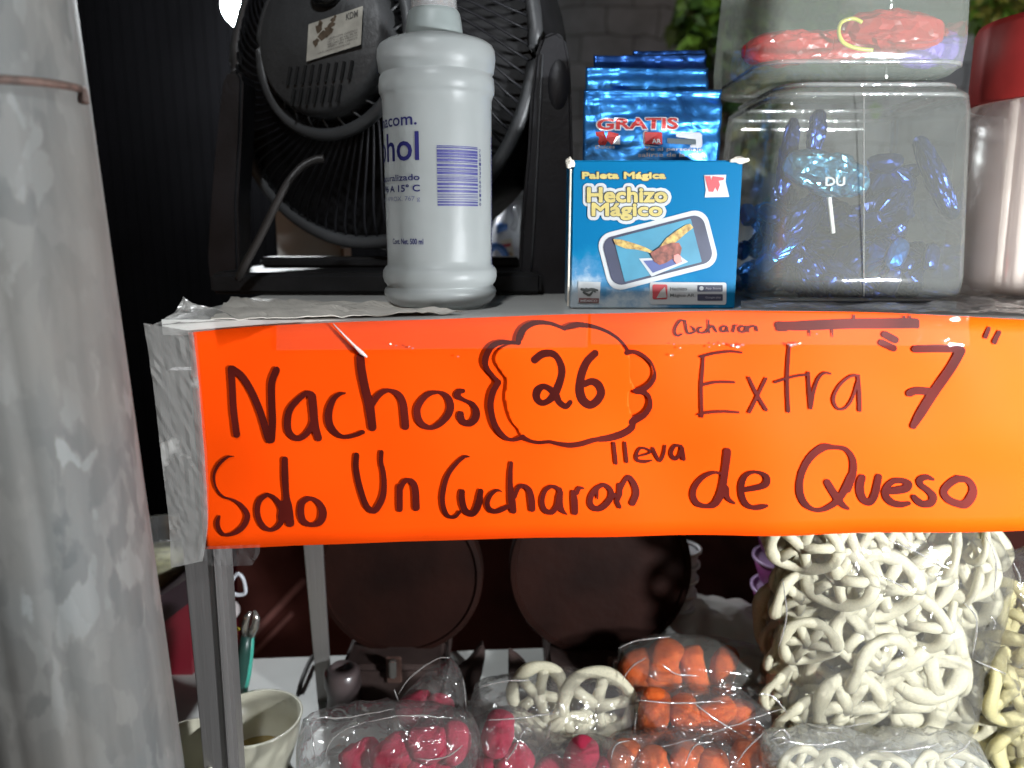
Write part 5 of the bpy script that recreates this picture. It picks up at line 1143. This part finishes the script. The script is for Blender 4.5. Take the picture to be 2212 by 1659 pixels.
# sharp shiny folds where the bag film is pinched
m_fold = film('pinched_film', haze=.25, rough=.12, bump=.4, bscale=60, base=.30, edge=.6, hazecol=(.8,.78,.76))
bags = {o['label']: o for o in bpy.data.objects if o.get('category') == 'bag' and o.type == 'EMPTY'}
def fold(key, Y, pts, r=.0009):
    par = next(o for k, o in bags.items() if key in o['label'])
    q = [at_y(u, v, Y) for u, v in pts]; q = [Vector(p) for p in spline(q, 5)]; n_ = len(q)
    for p in q: p.y += .0015*noise.noise(p*120)
    obj('film_fold', tube(q, [r*(.25+math.sin(math.pi*i/(n_-1))**.7)*(1+.4*noise.noise(Vector((i*.9,r*999,0)))) for i in range(n_)], 7), m_fold, par, True)
for k_, Y_, ls in (('front left, wide', .443, ([(702,1640),(712,1605),(745,1575),(790,1560)],[(657,1556),(700,1551),(760,1549),(850,1532)],[(790,1560),(880,1545),(980,1552)],[(900,1640),(960,1636),(1000,1610)],[(668,1560),(676,1600),(684,1650)])),
    ('peaked clear bag', .512, ([(860,1500),(885,1465),(940,1425),(972,1421)],[(852,1488),(862,1522)],[(1000,1465),(1006,1520),(1000,1560)])),
    ('small clear bag showing', .503, ([(1030,1485),(1100,1470),(1150,1470)],[(1150,1640),(1180,1600),(1190,1560)],[(1375,1540),(1368,1600)])),
    ('under the small bag', .455, ([(1090,1650),(1110,1620),(1125,1590)],[(1120,1600),(1135,1575),(1150,1580)],[(1050,1555),(1130,1550),(1200,1540)])),
    ('on top of the other orange', .530, ([(1345,1470),(1365,1440),(1395,1420)],[(1430,1435),(1460,1455),(1510,1462)],[(1335,1400),(1380,1384),(1450,1375)])),
    ('in the middle of the orange', .496, ([(1375,1512),(1480,1520),(1560,1514)],[(1500,1520),(1540,1550),(1620,1600)],[(1380,1622),(1480,1602),(1600,1562),(1690,1530)],[(1640,1500),(1670,1505),(1700,1540)])),
    ('lowest and nearest', .460, ([(1590,1650),(1620,1610),(1650,1582)],[(1480,1655),(1500,1610),(1540,1600)],[(1660,1600),(1690,1592),(1712,1610)],[(1320,1640),(1330,1610),(1360,1600)])),
    ('large clear bag', .489, ([(1720,1560),(1800,1572),(1880,1560)],[(2080,1300),(2110,1340),(2100,1420)],[(1690,1250),(1700,1330),(1680,1400)],[(2130,1160),(2150,1210),(2148,1290)],[(1919,1167),(1980,1192),(2042,1230)],[(1899,1243),(1940,1262),(1975,1280)],[(1762,1583),(1790,1582),(1812,1586)])),
    ('silvery creased', .433, ([(1895,1623),(1959,1621),(2029,1606)],[(1700,1600),(1760,1610),(1830,1600)],[(2040,1640),(2070,1625),(2100,1600)],[(1665,1590),(1690,1575),(1705,1598),(1680,1610)])),
    ('crinkled clear bag', .488, ([(2105,1426),(2138,1440),(2175,1456)],[(2140,1330),(2150,1345),(2145,1360)],[(2190,1215),(2200,1240),(2206,1270)]))):
    for l_ in ls: fold(k_, Y_, l_, .00045)

# ---------------------------------------------------------------- galvanised pole in front at the left
def galv():
    m, n, l, b = nt('galvanised_steel')
    tc = n.new('ShaderNodeTexCoord'); mp = n.new('ShaderNodeMapping'); mp.inputs['Scale'].default_value = (1, 1, .45); l.new(tc.outputs['Object'], mp.inputs[0])
    n0 = n.new('ShaderNodeTexNoise'); n0.inputs['Scale'].default_value = 55; n0.inputs['Detail'].default_value = 4; l.new(mp.outputs[0], n0.inputs[0])
    sc = n.new('ShaderNodeVectorMath'); sc.operation = 'SCALE'; sc.inputs['Scale'].default_value = .030; l.new(n0.outputs['Color'], sc.inputs[0])
    ad = n.new('ShaderNodeVectorMath'); ad.operation = 'ADD'; l.new(mp.outputs[0], ad.inputs[0]); l.new(sc.outputs[0], ad.inputs[1])
    vo = n.new('ShaderNodeTexVoronoi'); vo.feature = 'SMOOTH_F1'; vo.inputs['Smoothness'].default_value = .35; vo.inputs['Scale'].default_value = 120; l.new(ad.outputs[0], vo.inputs[0])
    cr = n.new('ShaderNodeValToRGB'); e = cr.color_ramp.elements; e[0].position = .1; e[0].color = (.075,.08,.08,1); e[1].position = .95; e[1].color = (.18,.192,.19,1)
    x_ = e.new(.72); x_.color = (.13,.132,.128,1)
    l.new(vo.outputs['Color'], cr.inputs[0])
    n1 = n.new('ShaderNodeTexNoise'); n1.inputs['Scale'].default_value = 14; n1.inputs['Detail'].default_value = 5; l.new(mp.outputs[0], n1.inputs[0])
    mx = n.new('ShaderNodeMixRGB'); mx.blend_type = 'MIX'; mx.inputs[2].default_value = (.125,.117,.106,1)
    r1 = n.new('ShaderNodeMapRange'); r1.inputs[1].default_value = .42; r1.inputs[2].default_value = .62; l.new(n1.outputs[0], r1.inputs[0]); r1.inputs[4].default_value = .75
    l.new(r1.outputs[0], mx.inputs[0]); l.new(cr.outputs[0], mx.inputs[1]); l.new(mx.outputs[0], b.inputs[0])
    b.inputs['Metallic'].default_value = 0; b.inputs['Specular IOR Level'].default_value = .2; b.inputs['Roughness'].default_value = .7
    ms_ = n.new('ShaderNodeMapping'); ms_.inputs['Scale'].default_value = (1,1,.04); l.new(tc.outputs['Object'], ms_.inputs[0]); n3 = n.new('ShaderNodeTexNoise'); n3.inputs['Scale'].default_value = 60; n3.inputs['Detail'].default_value = 3; l.new(ms_.outputs[0], n3.inputs[0])
    r3_ = n.new('ShaderNodeMapRange'); r3_.inputs[1].default_value = .35; r3_.inputs[2].default_value = .55; r3_.inputs[3].default_value = .86; r3_.inputs[4].default_value = 1.08; l.new(n3.outputs[0], r3_.inputs[0])
    m3 = n.new('ShaderNodeVectorMath'); m3.operation = 'SCALE'; l.new(mx.outputs[0], m3.inputs[0]); l.new(r3_.outputs[0], m3.inputs['Scale']); l.new(m3.outputs[0], b.inputs[0])
    bp = n.new('ShaderNodeBump'); bp.inputs['Strength'].default_value = .25; bp.inputs['Distance'].default_value = .001; l.new(n0.outputs[0], bp.inputs['Height']); l.new(bp.outputs[0], b.inputs['Normal'])
    return m
PY, PR = .355, .046
e0, e1 = at_y(150-14, 0, PY), at_y(384-8, 1659, PY)      # the right-hand outline
ax0, ax1 = e0 - Vector((PR,0,0)), e1 - Vector((PR,0,0)); dr = (ax0-ax1).normalized()
pa_, pb2 = ax1 - dr*1.05, ax0 + dr*1.0
bm = bmesh.new(); n = 96; rings = []
for q in range(60):
    c = pa_ + (pb2-pa_)*q/59; rg = []
    for k in range(n):
        a = 2*math.pi*k/n; r = PR
        for g0, w__, dp in ((-1.02,.05,.0016),(-1.55,.09,.0012),(-.62,.03,.0006)):
            r -= dp*math.exp(-(((a+math.pi) % (2*math.pi)-math.pi-g0)/w__)**2)
        rg.append(bm.verts.new(c + Vector((r*math.cos(a), r*math.sin(a), 0))))
    rings.append(rg)
for A, B in zip(rings, rings[1:]):
    for k in range(n): bm.faces.new((A[k], A[(k+1)%n], B[(k+1)%n], B[k]))
bm.faces.new(rings[0][::-1]); bm.faces.new(rings[-1])
bmesh.ops.recalc_face_normals(bm, faces=bm.faces)
o = obj('galvanised_pole', bm, galv(), None, True); o.data.transform(Matrix.Translation(-pa_)); o.location = pa_
tag(o, 'blotchy galvanised metal pole close up along the left edge', 'pole')
cw = at_y(60, 200, PY); cc = ax1 + dr*((cw.z-ax1.z)/dr.z)
wp = [cc + Vector(((PR+.0014)*math.cos(a), (PR+.0014)*math.sin(a), .004*math.cos(a-.4)-.002)) for a in [R(-200 + 205*k/40) for k in range(41)]]
wp += [wp[-1] + Vector((.001,-.002,-.001)), wp[-1] + Vector((.0022,-.004,-.006))]
o = recentre(obj('rusty_wire', tube(wp, .0017, 8), M('rusty_wire', (.075,.045,.035), .7, var=.4, scale=200), None, True)); tag(o, 'thin rusty wire wrapped round the galvanised pole', 'wire')
